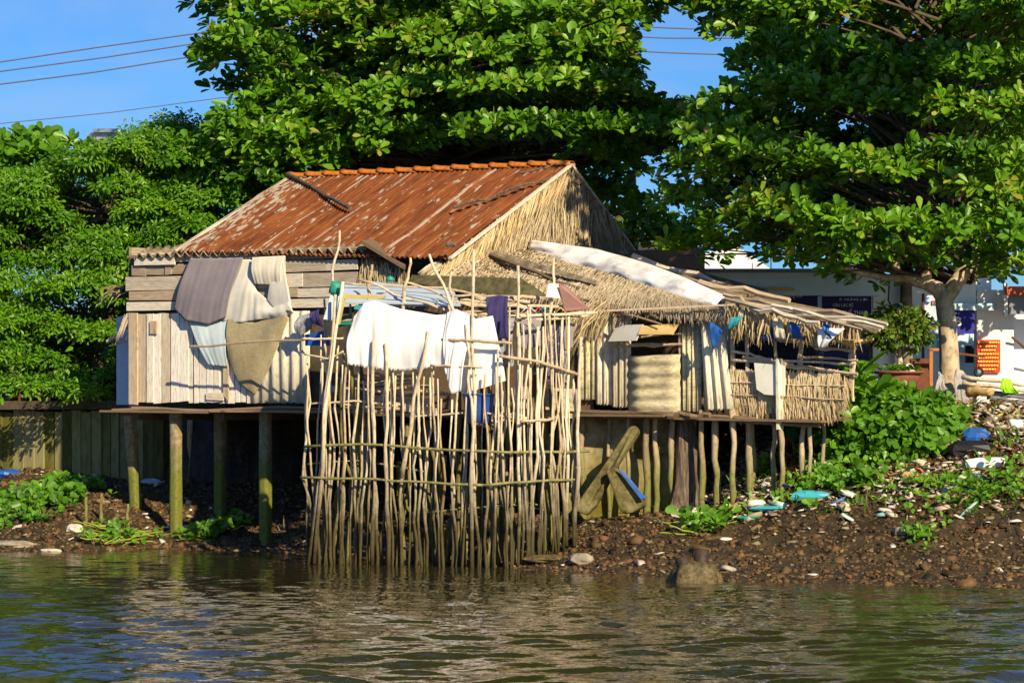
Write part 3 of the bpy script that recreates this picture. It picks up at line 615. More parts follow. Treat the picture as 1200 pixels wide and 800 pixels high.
# interior: dark rear walls so the rooms read as rooms
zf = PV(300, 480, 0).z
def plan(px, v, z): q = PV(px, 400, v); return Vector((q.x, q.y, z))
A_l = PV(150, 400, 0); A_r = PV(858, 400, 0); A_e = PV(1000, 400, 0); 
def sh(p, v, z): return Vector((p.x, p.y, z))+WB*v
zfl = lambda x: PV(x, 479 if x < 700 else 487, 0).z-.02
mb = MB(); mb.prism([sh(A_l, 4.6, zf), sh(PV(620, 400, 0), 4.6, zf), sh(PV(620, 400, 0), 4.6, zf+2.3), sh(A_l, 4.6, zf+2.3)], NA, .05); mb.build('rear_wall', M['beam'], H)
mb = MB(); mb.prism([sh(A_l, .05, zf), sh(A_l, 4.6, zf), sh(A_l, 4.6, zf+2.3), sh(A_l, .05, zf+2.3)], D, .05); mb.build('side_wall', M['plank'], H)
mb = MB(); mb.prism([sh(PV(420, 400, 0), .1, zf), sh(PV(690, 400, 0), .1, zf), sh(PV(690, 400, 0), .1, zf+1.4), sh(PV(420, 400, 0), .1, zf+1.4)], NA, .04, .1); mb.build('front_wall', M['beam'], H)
# floor: joists and boards
mb = MB()
a, b = PV(140, 481, 0), PV(978, 492, 0)
for i in range(22):
    v = -.12+i*.24; t0 = 0 if i > 6 else rnd(-.02, .01)
    while t0 < 1:
        t1 = min(1+rnd(-.015, .01), t0+rnd(.15, .3)); z = rnd(-.02, .025)
        mb.beam(Vector((lerp(a.x, b.x, t0), lerp(a.y, b.y, t0), lerp(a.z, b.z, t0)+z))+WB*(v+rnd(-.03, .03)), Vector((lerp(a.x, b.x, t1), lerp(a.y, b.y, t1), lerp(a.z, b.z, t1)+z+rnd(-.02, .02)))+WB*(v+rnd(-.03, .03)), .22, .03, rnd(0, 1)); t0 = t1+.002
        if t0 > .97: break
mb.build('floor_boards', M['beam'], H)
for (x0, y0, x1, y1, v, w) in [(132, 481, 360, 478, -.12, .05), (155, 478, 358, 483, -.02, .06), (142, 486, 215, 478, .1, .05), (360, 480, 680, 482, 0, .07), (676, 482, 860, 490, -.06, .07), (676, 486, 800, 492, .15, .06), (790, 486, 960, 498, -.1, .06), (850, 489, 955, 494, -.05, .05), (905, 497, 985, 492, .1, .05), (783, 487, 832, 486, -.2, .07)]:
    mb = MB(); mb.stick(PV(x0, y0, v), PV(x1, y1, v), w*.55, w*.45, .02, 6); mb.build('floor_joist', M['beam'], H)
for x in (160, 260, 360, 480, 600, 700, 800, 900):
    p = PV(x, 484, -.1); mb = MB(); mb.beam(p-UP*.05, p+WB*4.6-UP*.05, .07, .09, .1); mb.build('floor_joist', M['beam'], H)
# stilts
def stilt(px, v, w, key='stilt', top=None, sq=True, lean=0):
    p = PV(px, 480, v); zb = min(zt(p.x, p.y), 9)-.25; a = Vector((p.x+lean, p.y, zb)); b = Vector((p.x, p.y, p.z+(.0 if top is None else top))); mb = MB()
    if sq:
        k = 9; 
        def fn(u, vv):
            th = 2*math.pi*u+math.pi/4; r = w*.5*.92*(abs(math.cos(th))**8+abs(math.sin(th))**8)**(-1/8)*(1+.03*math.sin(9*vv+px)); p0 = lerp(a, b, vv); return p0+D*math.cos(th)*r+WB*math.sin(th)*r
        mb.grid(fn, 16, 14, .5)
    else: mb.stick(a, b, w*.55, w*.45, .015, 7)
    mb.build('stilt', M[key], H, True)
for px, w in [(206, .15), (311, .15)]: stilt(px, -.02, w)
stilt(152, .55, .15, lean=.1); stilt(258, .9, .15, lean=-.0)
for (px, v, w) in [(224, 2.0, .11), (190, 3.2, .1), (172, 3.0, .1), (330, 2.6, .12), (380, 1.2, .12), (430, .8, .12), (500, .8, .12), (560, 1.0, .12), (640, .6, .12), (286, 3.4, .09)]: stilt(px, v, w, 'stilt_wood', sq=False)
for (px, v, w) in [(700, .5, .07), (713, .1, .05), (725, .6, .07), (736, .0, .05), (745, .9, .07), (800, .2, .06), (822, -.05, .08), (838, .0, .09), (858, -.1, .08), (876, .1, .09), (882, .4, .06), (907, .0, .06), (914, -.13, .07), (942, .1, .07), (950, .05, .055), (965, .4, .05), (690, .9, .1), (757, .0, .09), (768, .1, .08), (788, .05, .08), (681, .0, .09)]: stilt(px, v, w, 'stilt_wood', sq=False, lean=rnd(-.06, .06))
# bits hanging at the left end
mb = MB(); mb.prism([PV(137, 372, .5), PV(156, 366, .5), PV(154, 474, .5), PV(137, 474, .5)], NA, .02); mb.build('side_sheet', M['bluesheet'], H)
mb = MB(); mb.stick(PV(126, 400, .4), PV(160, 375, .3), .03, .02, .01); mb.stick(PV(128, 405, .3), PV(152, 400, .2), .012, .012, .01); mb.build('outrigger', M['pole'], H)
mb = MB(); mb.blob(PV(146, 342, .2), .16, (1, .7, .5), .1, .5); mb.build('hanging_bundle', M['black'], H)
T = Thatch()
for k in range(18): T.strand(PV(rnd(144, 155), rnd(366, 374), -.02), -UP-D*.5+jit(.12), rnd(.25, .4), .012, .05, nrm=NA, c=.9)
T.build('frayed_laths', M['thatch'], H); T = Thatch()
for k in range(22): T.strand(PV(rnd(130, 150), rnd(333, 342), .1), -UP*.3-D*.9+jit(.3), rnd(.15, .35), .012, .2, nrm=NA)
T.build('frayed_laths', M['thatch'], H)
# ================================================================ drying deck and stick fence
# the fence line in plan: front run then a run back up the bank
FP = [(-2.55, 36.0), (0.0, 34.85), (.55, 35.2), (.87, 36.6)]
FPX = [355, 600, 640, 681]
def fplan(px, off=0.0):
    Y = float(np.interp(px, [355, 600, 640, 681], [36.0, 34.85, 35.0, 35.5]))+off
    return Y
def PF(px, py, off=0.0): return P(px, py, fplan(px, off))
FB = PF(500, 600); FB.z = 0
FE = empty('stick_fence', FB, 'tall crooked fence of pale bare sticks standing in the river in front of the house', 'fence')
def fstick(pt, pb, o, r=None, key='stick', wob=.03, parent=None, name='stick', zb=None):
    top = PF(pt[0], pt[1], o); bot = PF(pb[0], pb[1], o)
    r = r or rnd(.012, .023); mb = MB(); mb.stick(bot, top, r*1.12, r*.7, wob, 6, 11); return mb.build(name, M[key], parent or FE, True)
def basey(px): return float(np.interp(px, [355, 600, 640, 681], [672, 678, 655, 632]))
x = 357.0; 
while x < 600:
    tp_ = rnd(418, 448) if x > 408 else rnd(388, 440)
    if 515 < x < 600: tp_ = rnd(400, 470)
    if random.random() < .12: tp_ = rnd(370, 400) if x > 530 else tp_
    fstick((x+rnd(-7, 11), tp_), (x+rnd(-3, 3), basey(x)), rnd(-.07, .07), wob=rnd(.015, .045)); x += rnd(3.7, 6.3)
x = 602.0
while x < 680:
    tp_ = rnd(352, 392) if x < 668 else rnd(365, 470)
    fstick((x+rnd(-6, 6), tp_), (x+rnd(-4, 4), basey(x)), rnd(-.06, .06), wob=rnd(.015, .04)); x += rnd(2.6, 4.4)
for (a, b, o) in [((398, 270), (384, 395), .2), ((402, 330), (361, 662), -.08), ((393, 345), (368, 660), -.1), ((481, 302), (472, 368), .3), ((503, 298), (546, 398), .1), ((529, 318), (526, 380), .2), ((555, 292), (553, 668), -.1), ((607, 311), (608, 640), .1), ((649, 303), (643, 400), .25), ((436, 310), (428, 375), .4), ((502, 388), (470, 560), -.12), ((438, 398), (436, 662), -.1), ((452, 402), (455, 665), -.12), ((681, 395), (673, 640), -.15), ((546, 380), (556, 520), -.1)]:
    fstick(a, b, o, .027 if b[1]-a[1] > 150 else .024, wob=.02)
for pts, o, key, r in [([(357, 522), (430, 520), (520, 526), (600, 529), (690, 528)], -.11, 'moss_pole', .019), ([(352, 560), (430, 561), (505, 565), (575, 569)], -.11, 'moss_pole', .017), ([(566, 569), (620, 564), (674, 562)], -.13, 'moss_pole', .018),
                       ([(586, 417), (630, 424), (678, 439)], -.12, 'pole', .02), ([(518, 398), (601, 402)], -.12, 'pole', .02), ([(505, 427), (566, 431)], -.12, 'pole', .015), ([(352, 398), (402, 396)], -.1, 'pole', .015),
                       ([(358, 414), (385, 420), (402, 412)], -.08, 'pole', .014), ([(609, 370), (700, 366)], 0, 'pole', .022), ([(618, 358), (690, 360)], .2, 'pole', .02), ([(610, 493), (650, 491)], -.1, 'pole', .02), ([(360, 474), (420, 470), (470, 477)], .05, 'pole', .014), ([(480, 488), (560, 482), (600, 489)], .06, 'pole', .014), ([(356, 545), (420, 538), (500, 552)], .08, 'moss_pole', .014), ([(610, 545), (682, 548)], .06, 'moss_pole', .014), ([(500, 600), (600, 590), (660, 600)], .08, 'moss_pole', .013)]:
    mb = MB(); q = [PF(a, b, o)+jit(.01) for a, b in pts]; qq = [polyat(q, i/10)+jit(.006) for i in range(11)]; mb.tube(qq, [r*rnd(.85, 1.15) for _ in qq], 6); mb.build('crossbar', M[key], FE, True)
# drying deck behind the fence
DK = empty('drying_deck', PF(480, 600, 1.2), 'rickety slatted drying deck on leaning mossy poles behind the stick fence', 'deck')
def dleg(a, b, o, r, key='stick_old', name='leg'):
    mb = MB(); mb.stick(PF(b[0], b[1], o), PF(a[0], a[1], o), r*1.1, r*.8, .03, 6, 9); mb.build(name, M[key], DK, True)
for i in range(38):
    x = rnd(362, 676); o = rnd(.15, .9); yb = (665 if x < 600 else np.interp(x, [600, 680], [665, 630]))-o*12; t = rnd(470, 600) if i % 3 else rnd(400, 480); dleg((max(364, x+rnd(-22, 22)), t), (x, yb), o, rnd(.028, .045))
for i in range(12):
    x = rnd(370, 600); dleg((x+rnd(-50, 50), rnd(520, 590)), (x, 660), rnd(.2, .8), .03)
for i in range(16):
    y = 440+i*2.7; o = rnd(.1, 1.4); dleg((rnd(392, 420), y+rnd(-3, 3)), (rnd(480, 530), y+rnd(-3, 5)), o, rnd(.014, .022), 'pole', 'slat')
for i in range(7):
    dleg((rnd(540, 560), 480+i*3), (rnd(590, 640), 486+i*2+rnd(-4, 4)), rnd(.2, 1.0), .02, 'pole', 'slat')
for (x0, x1, y0, y1, o, h) in [(400, 506, 461, 467, .7, 10), (455, 512, 470, 478, .2, 9), (388, 470, 452, 455, 1.0, 7), (560, 670, 475, 478, .9, 12), (610, 680, 452, 456, .8, 26)]:
    mb = MB(); q = [PF(x0, y0, o), PF(x1, y1, o), PF(x1, y1+h, o), PF(x0, y0+h, o)]; mb.prism(q, NA, .03); mb.build('board', M['plank'], DK)
for i in range(12):   # poles of the upper rack
    y = 348+i*2.6; dleg((rnd(520, 560), y+rnd(-4, 4)), (rnd(610, 645), y+rnd(-3, 5)), rnd(.1, 1.2), rnd(.015, .024), 'pole', 'rack_pole')
for (a, b, o) in [((392, 330), (620, 348), .9), ((420, 328), (545, 372), .3), ((470, 330), (570, 360), .6), ((400, 377), (460, 372), .1), ((380, 350), (388, 470), .3), ((530, 382), (690, 369), .1), ((450, 362), (560, 400), .05), ((410, 352), (404, 470), .9)]:
    dleg(a, b, o, .018, 'pole', 'rack_pole')
def sheet(name, pts, o, mat, th=.012, fn=None, nrm=None, label=None, cat=None, group=None, parent=None):
    fn = fn or PF; q = [fn(*p, o if not hasattr(o, '__len__') else o[i]) for i, p in enumerate(pts)]
    n = nrm or (q[1]-q[0]).cross(q[2]-q[0]); mb = MB(); mb.prism(q, n, th); ob = mb.build(name, mat, parent)
    if label: tag(ob, label, cat, group)
    return ob
Q = lambda pts, os: [PF(a, b, o) for (a, b), o in zip(pts, os)]
def topsheet(name, pts, os, mat, th, parent=None, label=None, cat=None):
    mb = MB(); q = Q(pts, os); mb.prism(q, (q[1]-q[0]).cross(q[2]-q[0]), th); o = mb.build(name, mat, parent); 
    if label: tag(o, label, cat)
topsheet('roof_sheet', [(398, 355), (405, 331), (520, 345), (512, 356)], [.2, 1.3, 1.2, .3], M['bluesheet'], .02, DK)
topsheet('roof_sheet', [(420, 358), (432, 330), (532, 342), (540, 358)], [.3, 1.8, 1.6, .4], M['bluesheet'], .02, DK)
topsheet('teal_batten', [(415, 362), (418, 357), (470, 366), (470, 371)], [.1, .1, .1, .1], M['teal'], .03, DK)
topsheet('yellow_frame', [(402, 350), (404, 345), (452, 346), (450, 350)], [.0, .0, .0, .0], M['yellow'], .03, DK)
topsheet('yellow_frame', [(394, 378), (402, 346), (405, 347), (398, 380)], [.0, .0, .0, .0], M['yellow'], .03, DK)
topsheet('hanging_sheet', [(388, 343), (400, 336), (396, 376), (379, 374)], [.05, .1, .05, .0], M['bluesheet'], .015, DK)
topsheet('green_board', [(396, 372), (412, 368), (412, 380), (394, 384)], [.5, .5, .5, .5], M['greenp'], .02, DK)
topsheet('blue_board', [(358, 392), (386, 386), (386, 405), (358, 405)], [.9, .9, .9, .9], M['bluep'], .02, DK)
mb = MB(); mb.blob(PF(393, 338, .05), .08, (1, .6, 1.1), .5, .3); mb.build('plastic_knot', M['greenp'], DK, True); mb = MB(); mb.blob(PF(457, 327, .5), .04, (1.3, .8, .8), .5, .3); mb.build('plastic_knot', M['greenp'], DK, True)

# ---------------------------------------------------------------- cloths
def cloth(name, top, bot, fn, o, mat, label, cat, folds=5, amp=.03, sag=0.0, nu=40, nv=26, fringe=False, group=None, th=.008, nrm=NA):
    a = [fn(*p) for p in top]; b = [fn(*p) for p in bot]; mb = MB(); ph = [rnd(0, 6.3) for _ in range(4)]
    def f(u, v):
        x = polyat(a, u); y = polyat(b, u); p = lerp(x, y, v)
        k = .34*amp*(.45+.75*math.sin(4.3*u+ph[3])**2)*(math.sin(2*math.pi*folds*.7*u+ph[0]+1.5*v)+.5*math.sin(2*math.pi*folds*1.7*u+ph[1]-2*v)+.1*math.sin(2*math.pi*folds*4.3*u+ph[2]))*(.35+.65*v)
        k += amp*.8*math.sin(7*v+6*u+ph[3]+2*math.sin(3*u))*(.6 if sag else .45)
        jj = UP*rnd(-.03, .0) if fringe and v == 1 else Vector((0, 0, 0))
        return p+nrm*(o+k+.04*math.sin(math.pi*v))+jj
    mb.grid(f, nu*(3 if fringe else 1), nv, .5, (1, 1)); ob = mb.build(name, mat, None, True, solid=th); return tag(ob, label, cat, group)
pv = lambda x, y: PV(x, y, -.05)
cloth('cloth', [(268, 372), (300, 378), (338, 366)], [(268, 418), (282, 450), (300, 463), (318, 430), (340, 372)], pv, .03, M['cl_net'], 'olive brown net cloth hanging in a point over the pale sheets on the plank wall', 'cloth', 3, .012)
cloth('cloth', [(222, 374), (268, 376)], [(246, 428), (268, 430)], pv, .03, M['cl_blue'], 'pale blue cloth below the dark grey one, beside the olive net', 'cloth', 3, .012)
cloth('cloth', [(286, 304), (296, 304), (303, 340), (322, 356), (334, 346), (340, 336)], [(262, 377), (272, 379), (285, 378), (310, 374), (333, 372), (346, 366)], pv, .04, M['cl_beige'], 'beige cloth draped in a sagging swag right of the dark grey cloth on the wall', 'cloth', 5, .03, 1)
cloth('cloth', [(300, 302), (338, 300)], [(303, 333), (334, 335)], pv, .09, M['cl_pale'], 'small pale cloth hanging under the eave above the beige folds', 'cloth', 4, .012)
cloth('cloth', [(330, 300), (338, 300)], [(316, 352), (324, 362), (346, 366), (341, 338)], pv, .06, M['cl_beige'], 'narrow beige strip of cloth right of the small pale cloth', 'cloth', 2, .012, 1)
cloth('cloth', [(227, 303), (262, 303), (289, 302)], [(208, 362), (222, 376), (247, 381), (268, 372)], pv, .08, M['cl_grey'], 'dark grey cloth hanging from the eave, leftmost on the plank wall', 'cloth', 5, .014, 1)
mb = MB(); mb.stick(PV(222, 406, -.5), PV(400, 395, -.75), .018, .013, .015, 5); mb.build('clothes_pole', M['pole'], DK)
pf = lambda x, y: PF(x, y, -.08)
cloth('white_sheet', [(413, 371), (425, 355), (438, 352), (470, 362), (510, 369), (545, 366)], [(406, 425), (430, 430), (470, 433), (500, 430), (524, 424), (530, 422)], pf, -.02, M['white'], 'big white sheet with a frayed hem hung over the stick fence', 'sheet', 4, .05, 0, 60, 30, True)
cloth('white_sheet', [(524, 366), (535, 362), (556, 372)], [(520, 424), (528, 462), (540, 458)], pf, .0, M['white'], 'white sheet hanging in a narrow fold between the big sheet and the white board', 'sheet', 3, .03)
sheet('white_board', [(541, 376), (577, 370), (593, 446), (542, 462)], .04, M['white'], .03, label='tilted white board standing behind the sticks above the blue bucket', cat='board')
cloth('shirt', [(571, 348), (585, 346), (596, 347)], [(572, 366), (576, 398), (598, 396)], lambda x, y: PF(x, y, .25), 0, M['cl_purple'], 'indigo shirt hung over the top rail beside the tall pole', 'shirt', 4, .025)
cloth('trousers', [(577, 374), (603, 372)], [(575, 432), (602, 430)], lambda x, y: PF(x, y, .4), 0, M['cl_speck'], 'speckled grey trousers hanging below the indigo shirt', 'trousers', 4, .02)
cloth('trousers', [(645, 380), (672, 380)], [(643, 452), (668, 450)], lambda x, y: PF(x, y, .25), 0, M['jean'], 'dark denim trousers hanging behind the sticks at the right end', 'trousers', 4, .02)
cloth('shirt', [(664, 378), (674, 380)], [(662, 410), (672, 408)], lambda x, y: PF(x, y, .2), 0, M['cl_grey'], 'grey shirt hanging beside the denim trousers', 'shirt', 2, .02)
cloth('cloth', [(612, 372), (636, 372)], [(612, 410), (634, 405)], lambda x, y: PF(x, y, .5), 0, M['cl_grey'], 'brownish grey cloth between the speckled and the denim trousers', 'cloth', 3, .02)
cloth('rag', [(349, 372), (364, 366), (372, 372)], [(346, 388), (352, 394), (366, 384)], lambda x, y: PV(x, y, -.3), 0, M['cl_speck'], 'patterned white rag on the pole end at the corner of the plank wall', 'rag', 3, .02)
cloth('rag', [(364, 366), (374, 362)], [(366, 378), (380, 384)], lambda x, y: PV(x, y, -.4), 0, M['cl_purple'], 'small violet rag beside the patterned white rag', 'rag', 2, .02)
cloth('rag', [(682, 374), (690, 373)], [(678, 388), (692, 390)], lambda x, y: PV(x, y, -.2), 0, M['white'], 'small white rag hung at the top of the cement sheets', 'rag', 2, .015)
topsheet('plastic_sheet', [(655, 333), (663, 335), (690, 362), (662, 365)], [-.0, .0, -.1, .1], M['pinktarp'], .02, None, 'faded pink plastic sheet hanging under the thatched eave', 'plastic sheet')
topsheet('plastic_sheet', [(643, 332), (655, 333), (660, 350), (640, 348)], [.1, .1, .1, .1], M['board'], .02, None, 'grey plastic sheet beside the faded pink one under the eave', 'plastic sheet')
# coloured clothes pegs and hangers
for i, (x, k) in enumerate([(617, 'board'), (622, 'board'), (631, 'red'), (636, 'teal'), (639, 'greenp'), (657, 'gold')]):
    mb = MB(); p = PF(x, 364, .1); q = [p+Vector((0, 0, .04)), p+Vector((-.09, 0, -.05)), p+Vector((.09, 0, -.05)), p+Vector((0, 0, .04))]; mb.tube(q, .006, 5); o = mb.build('clothes_hanger', M[k]); tag(o, ['clear plastic hanger leftmost on the top rail', 'clear plastic hanger left of the red one', 'red plastic hanger on the top rail', 'blue green hanger next to the red hanger', 'green hanger on the top rail', 'yellow hanger above the denim trousers'][i], 'hanger', 'clothes hangers on the top rail')
# bucket
def lathe(name, cen, prof, mat, parent=None, n=24, ax=None):
    mb = MB(); mb.grid(lambda u, v: Vector(cen)+Vector((math.cos(2*math.pi*u)*polyr(prof, v)[0], math.sin(2*math.pi*u)*polyr(prof, v)[0], polyr(prof, v)[1])), n, (len(prof)-1)*3, .5); return mb.build(name, mat, parent, True)
def polyr(prof, v):
    k = len(prof)-1; i = min(k-1, int(v*k)); t = v*k-i; return (lerp(prof[i][0], prof[i+1][0], t), lerp(prof[i][1], prof[i+1][1], t))
bc = PF(561, 496, .12); bk = empty('bucket', bc, 'large deep blue plastic tub standing behind the sticks below the white board', 'bucket')
lathe('tub', bc, [(0, 0), (.15, 0), (.19, .34), (.205, .36), (.185, .36), (.14, .03), (0, .03)], M['bucket'], bk)
mb = MB(); mb.tube([bc+Vector((math.cos(t)*.205, math.sin(t)*.205, .35)) for t in np.linspace(0, 6.28, 24)], .012, 5); mb.build('rim', M['bucket'], bk, True)
# blue and white scraps under the porch roof
def scrap(name, pts, v, mat, label, cat='rag', folds=3):
    k = len(pts)//2; cloth(name, pts[:k], pts[k:], lambda x, y: PV(x, y, v), 0, mat, label, cat, folds, .02, 0, 14, 10)
scrap('plastic_scrap', [(832, 376), (846, 386), (836, 410), (848, 388)], -.4, M['bluep'], 'torn blue plastic strip hanging at the corner of the porch', 'scrap')
scrap('plastic_scrap', [(858, 372), (872, 370), (852, 387), (866, 380)], -.45, M['teal'], 'turquoise plastic scrap tucked in the porch thatch', 'scrap')
scrap('plastic_scrap', [(926, 376), (938, 382), (930, 396), (942, 398)], -.4, M['bluep'], 'blue plastic rag hanging from the middle of the porch roof', 'scrap')
scrap('plastic_scrap', [(896, 392), (912, 392), (896, 399), (912, 400)], -.25, M['bluep'], 'crumpled blue plastic on the porch rail, left of the blue rag', 'scrap')
scrap('plastic_scrap', [(964, 379), (972, 380), (968, 392), (975, 397)], -.45, M['bluep'], 'small blue rag over the white cloth at the porch end', 'scrap')
scrap('white_rag', [(959, 384), (990, 385), (960, 408), (966, 408)], -.4, M['white'], 'white cloth hanging at the outer end of the porch roof', 'rag')
scrap('white_rag', [(906, 372), (918, 375), (908, 396), (922, 398)], -.35, M['cl_pale'], 'dull pale rag hanging in the porch thatch', 'rag')
topsheet2 = [PV(980, 399, -.3), PV(1000, 400, -.4), PV(1024, 397, -.2), PV(1000, 406, -.1)]
mb = MB(); mb.prism(topsheet2, UP+NA*.5, .03); o = mb.build('cardboard', M['tanboard'], H)

# ================================================================ things on the bank
for (pts, Y, lab, th) in [([(672, 597), (704, 552), (738, 501), (745, 498), (750, 506), (723, 548), (700, 592), (688, 604)], 36.0, 'mossy concrete slab leaning up to the right in a cross under the house', .14), ([(711, 552), (722, 546), (758, 592), (740, 602), (728, 600)], 35.85, 'shorter mossy concrete slab leaning against the taller one', .14)]:
    mb = MB(); q = [P(a, b, Y+(.1 if b < 520 else 0)) for a, b in pts]; mb.prism(q, Vector((-.3, -1, .1)), th); o = mb.build('concrete_slab', M['slab']); tag(o, lab, 'slab'); bv = o.modifiers.new('b', 'BEVEL'); bv.width = .03; bv.segments = 2
mb = MB(); q = [P(724, 549, 35.73), P(731, 552, 35.73), P(757, 583, 35.7), P(751, 585, 35.7)]; mb.prism(q, Vector((0, -1, .2)), .03); tag(mb.build('blue_bag', M['bluep']), 'rolled blue and white plastic bag resting on the shorter slab', 'bag')
# burnt-looking driftwood post
gp_ = ground(803, 596); base = P(803, 600, gp_.y)
mb = MB()
def fn(u, v):
    th = 2*math.pi*u; r = float(np.interp(v, [0, .08, .25, .6, .85, 1], [.30, .2, .155, .135, .10, .05]))*(1+.18*math.sin(3*th+2)+.1*math.sin(7*th+5*v)); return base+Vector((math.cos(th)*r+.02*math.sin(4*v), math.sin(th)*r*.7, v*1.28))
mb.grid(fn, 28, 20, .5); tag(mb.build('driftwood_trunk', M['drift'], None, True), 'dark split tree trunk standing upright among the stilts under the porch', 'tree trunk')
# crusted two-horned stump at the water's edge
sb = P(815, 683, 32.0); st = empty('tree_stump', Vector((sb.x, sb.y, 0)), 'crusted two-pronged stump standing at the water edge of the bank', 'stump')
mb = MB()
def fn(u, v):
    th = 2*math.pi*u; r = float(np.interp(v, [0, .5, .8, 1], [.30, .26, .2, .0]))*(1+.12*math.sin(5*th)+.08*math.sin(11*th+6*v)); return Vector((sb.x, sb.y, -.05))+Vector((math.cos(th)*r, math.sin(th)*r*.8, v*.3))
mb.grid(fn, 30, 14, .5); mb.build('root_mass', M['stump'], st, True)
for (x0, y0, x1, y1, r) in [(804, 672, 799, 652, .075), (820, 670, 823, 643, .08)]:
    mb = MB(); mb.tube([P(x0, y0+6, 32), P(x0, y0, 32), P((x0+x1)/2, (y0+y1)/2, 32), P(x1, y1, 32)], [r*1.5, r*1.35, r*1.05, r], 12); mb.build('prong', M['stumptop'], st, True)
# rocks and named litter
def rock(px, py, r, sc, label, mat='rock', name='rock', cat='rock', c=.5):
    p = ground(px, py); mb = MB(); mb.blob(p+UP*r*sc[2]*.4, r, sc, c, .16, 9, 6); tag(mb.build(name, M[mat]), label, cat)
rock(682, 659, .15, (1, .8, .55), 'pale grey boulder at the water edge right of the stick fence')
rock(884, 592, .11, (1, .7, .5), 'small tan stone on the rubbish slope left of the blue bag', 'tanboard')
rock(1067, 565, .13, (1, .8, .7), 'rounded pinkish stone among rubbish below the bush', 'tanboard')
rock(640, 657, .2, (1.4, .9, .3), 'low mossy mound of stones at the right foot of the stick fence', 'stump')
rock(1058, 625, .11, (1, .8, .6), 'grey stone half way down the rubble bank')
rock(786, 552, .13, (1.1, .8, .6), 'crumpled cream bag on the ledge behind the driftwood trunk', 'litter', 'bag', 'bag', .1)
rock(1145, 517, .17, (1.1, .7, .7), 'crumpled bright blue plastic bag on the dry leaves at right', 'bluep', 'bag', 'bag')
rock(1137, 532, .24, (1.4, .7, .5), 'black plastic bag lying below the bright blue bag', 'black', 'bag', 'bag')
rock(950, 585, .2, (1.3, .7, .4), 'dull blue plastic bag on the slope in front of the porch', 'teal', 'bag', 'bag')
rock(905, 597, .2, (1.4, .7, .18), 'flat turquoise plastic sheet on the mud below the porch', 'teal', 'plastic_sheet', 'plastic sheet')
rock(884, 607, .17, (1.5, .6, .14), 'pale green plastic scrap on the mud, below the turquoise sheet', 'greenp', 'plastic_scrap', 'scrap')
rock(808, 604, .17, (1.4, .6, .35), 'cream cloth heap at the foot of the driftwood trunk', 'litter', 'cloth_heap', 'cloth', .05)
rock(930, 516, .14, (.8, .7, 1.1), 'green plastic bundle hanging between the porch stilts', 'greenp', 'bundle', 'bundle')
rock(850, 633, .07, (1.2, .6, .4), 'small white plastic lid beside the water hyacinth', 'litter', 'bottle_cap', 'cap', .0)
rock(8, 558, .2, (1.2, .7, .4), 'blue plastic bag at the foot of the pile wall', 'bluep', 'bag', 'bag')
rock(177, 566, .13, (1.2, .7, .4), 'pale blue bag in the shade under the house', 'bluesheet', 'bag', 'bag')
rock(88, 622, .12, (1.1, .8, .6), 'cream stone at the water edge left of the stilts', 'litter', 'rock', 'rock', .7)
rock(15, 640, .2, (1.7, .7, .3), 'flat pale stone at the water edge, far left', 'rock')
rock(60, 646, .09, (1.7, .7, .35), 'small white scrap at the water edge, far left', 'litter', 'scrap', 'scrap', .1)
rock(862, 600, .1, (1.3, .9, .6), 'broken brick lying on the mud below the porch', 'tanboard', 'brick', 'brick')
rock(1162, 546, .22, (1.6, .7, .35), 'white plastic sack on the rubbish at far right', 'white', 'bag', 'bag')
# stakes at the left
for i, (x, b, t, lab) in enumerate([(100, 618, 582, 'thin broken stake in the mud, leftmost of three near the corner stilt'), (118, 610, 578, 'thin broken stake in the mud, middle of three near the corner stilt'), (149, 620, 590, 'thin broken stake in the mud, nearest the corner stilt')]):
    p = ground(x, b); q = P(x+1, t, p.y); mb = MB(); mb.stick(p-UP*.1, q, .035, .02, .01); tag(mb.build('stake', M['stilt_wood'], None, True), lab, 'stake', 'broken stakes in the mud')
# logs, bamboo and sticks at the right
for i, (x0, y0, x1, y1, Y, r, key, lab) in enumerate([(1060, 508, 1186, 508, 36.6, .05, 'pole', 'crooked pale branch lying above the blue bag'), (1128, 441, 1205, 452, 38, .03, 'pole', 'long bamboo pole leaning right of the trunk, uppermost'), (1128, 449, 1205, 458, 37.9, .03, 'pole', 'long bamboo pole leaning right of the trunk, lower one'), (1135, 459, 1162, 459, 37.6, .07, 'tanboard', 'short tan log end right of the tree foot'), (1000, 562, 1040, 558, 35.6, .06, 'bark', 'short brown log on the rubbish below the bush'), (955, 545, 1010, 556, 35.9, .05, 'rusty', 'reddish plank lying below the bush')]):
    mb = MB(); mb.stick(P(x0, y0, Y), P(x1, y1, Y-.3), r, r*.8, .05 if i == 0 else .01, 8); tag(mb.build('log', M[key], None, True), lab, 'log')
pb = empty('pipe_bundle', P(1180, 470, 37.4), 'bundle of dark pipes lying on the bank top at far right', 'pipes')
for i in range(9): mb = MB(); y = 459+i*1.7; mb.stick(P(rnd(1155, 1162), y, 37.5-.02*i), P(1215, y+rnd(2, 6), 37.2), .018, .018, .01); mb.build('pipe', M['greymetal'], pb, True)
cloth('green_cloth', [(1174, 443), (1184, 444)], [(1174, 460), (1195, 461)], lambda x, y: P(x, y, 37.3), 0, M['lime'], 'bright lime green cloth on the pipes at far right', 'cloth', 2, .03)
# pale roots at right
rt = empty('root_tangle', P(1180, 500, 37.0), 'tangle of pale dry roots on the bank top at far right', 'roots')
for i in range(14):
    mb = MB(); a = P(rnd(1150, 1200), rnd(475, 515), 36.9+rnd(-.2, .2)); mb.stick(a, a+Vector((rnd(-.5, .6), rnd(-.2, .2), rnd(-.35, .3))), rnd(.02, .04), .012, .05, 6); mb.build('root', M['bark'], rt, True)
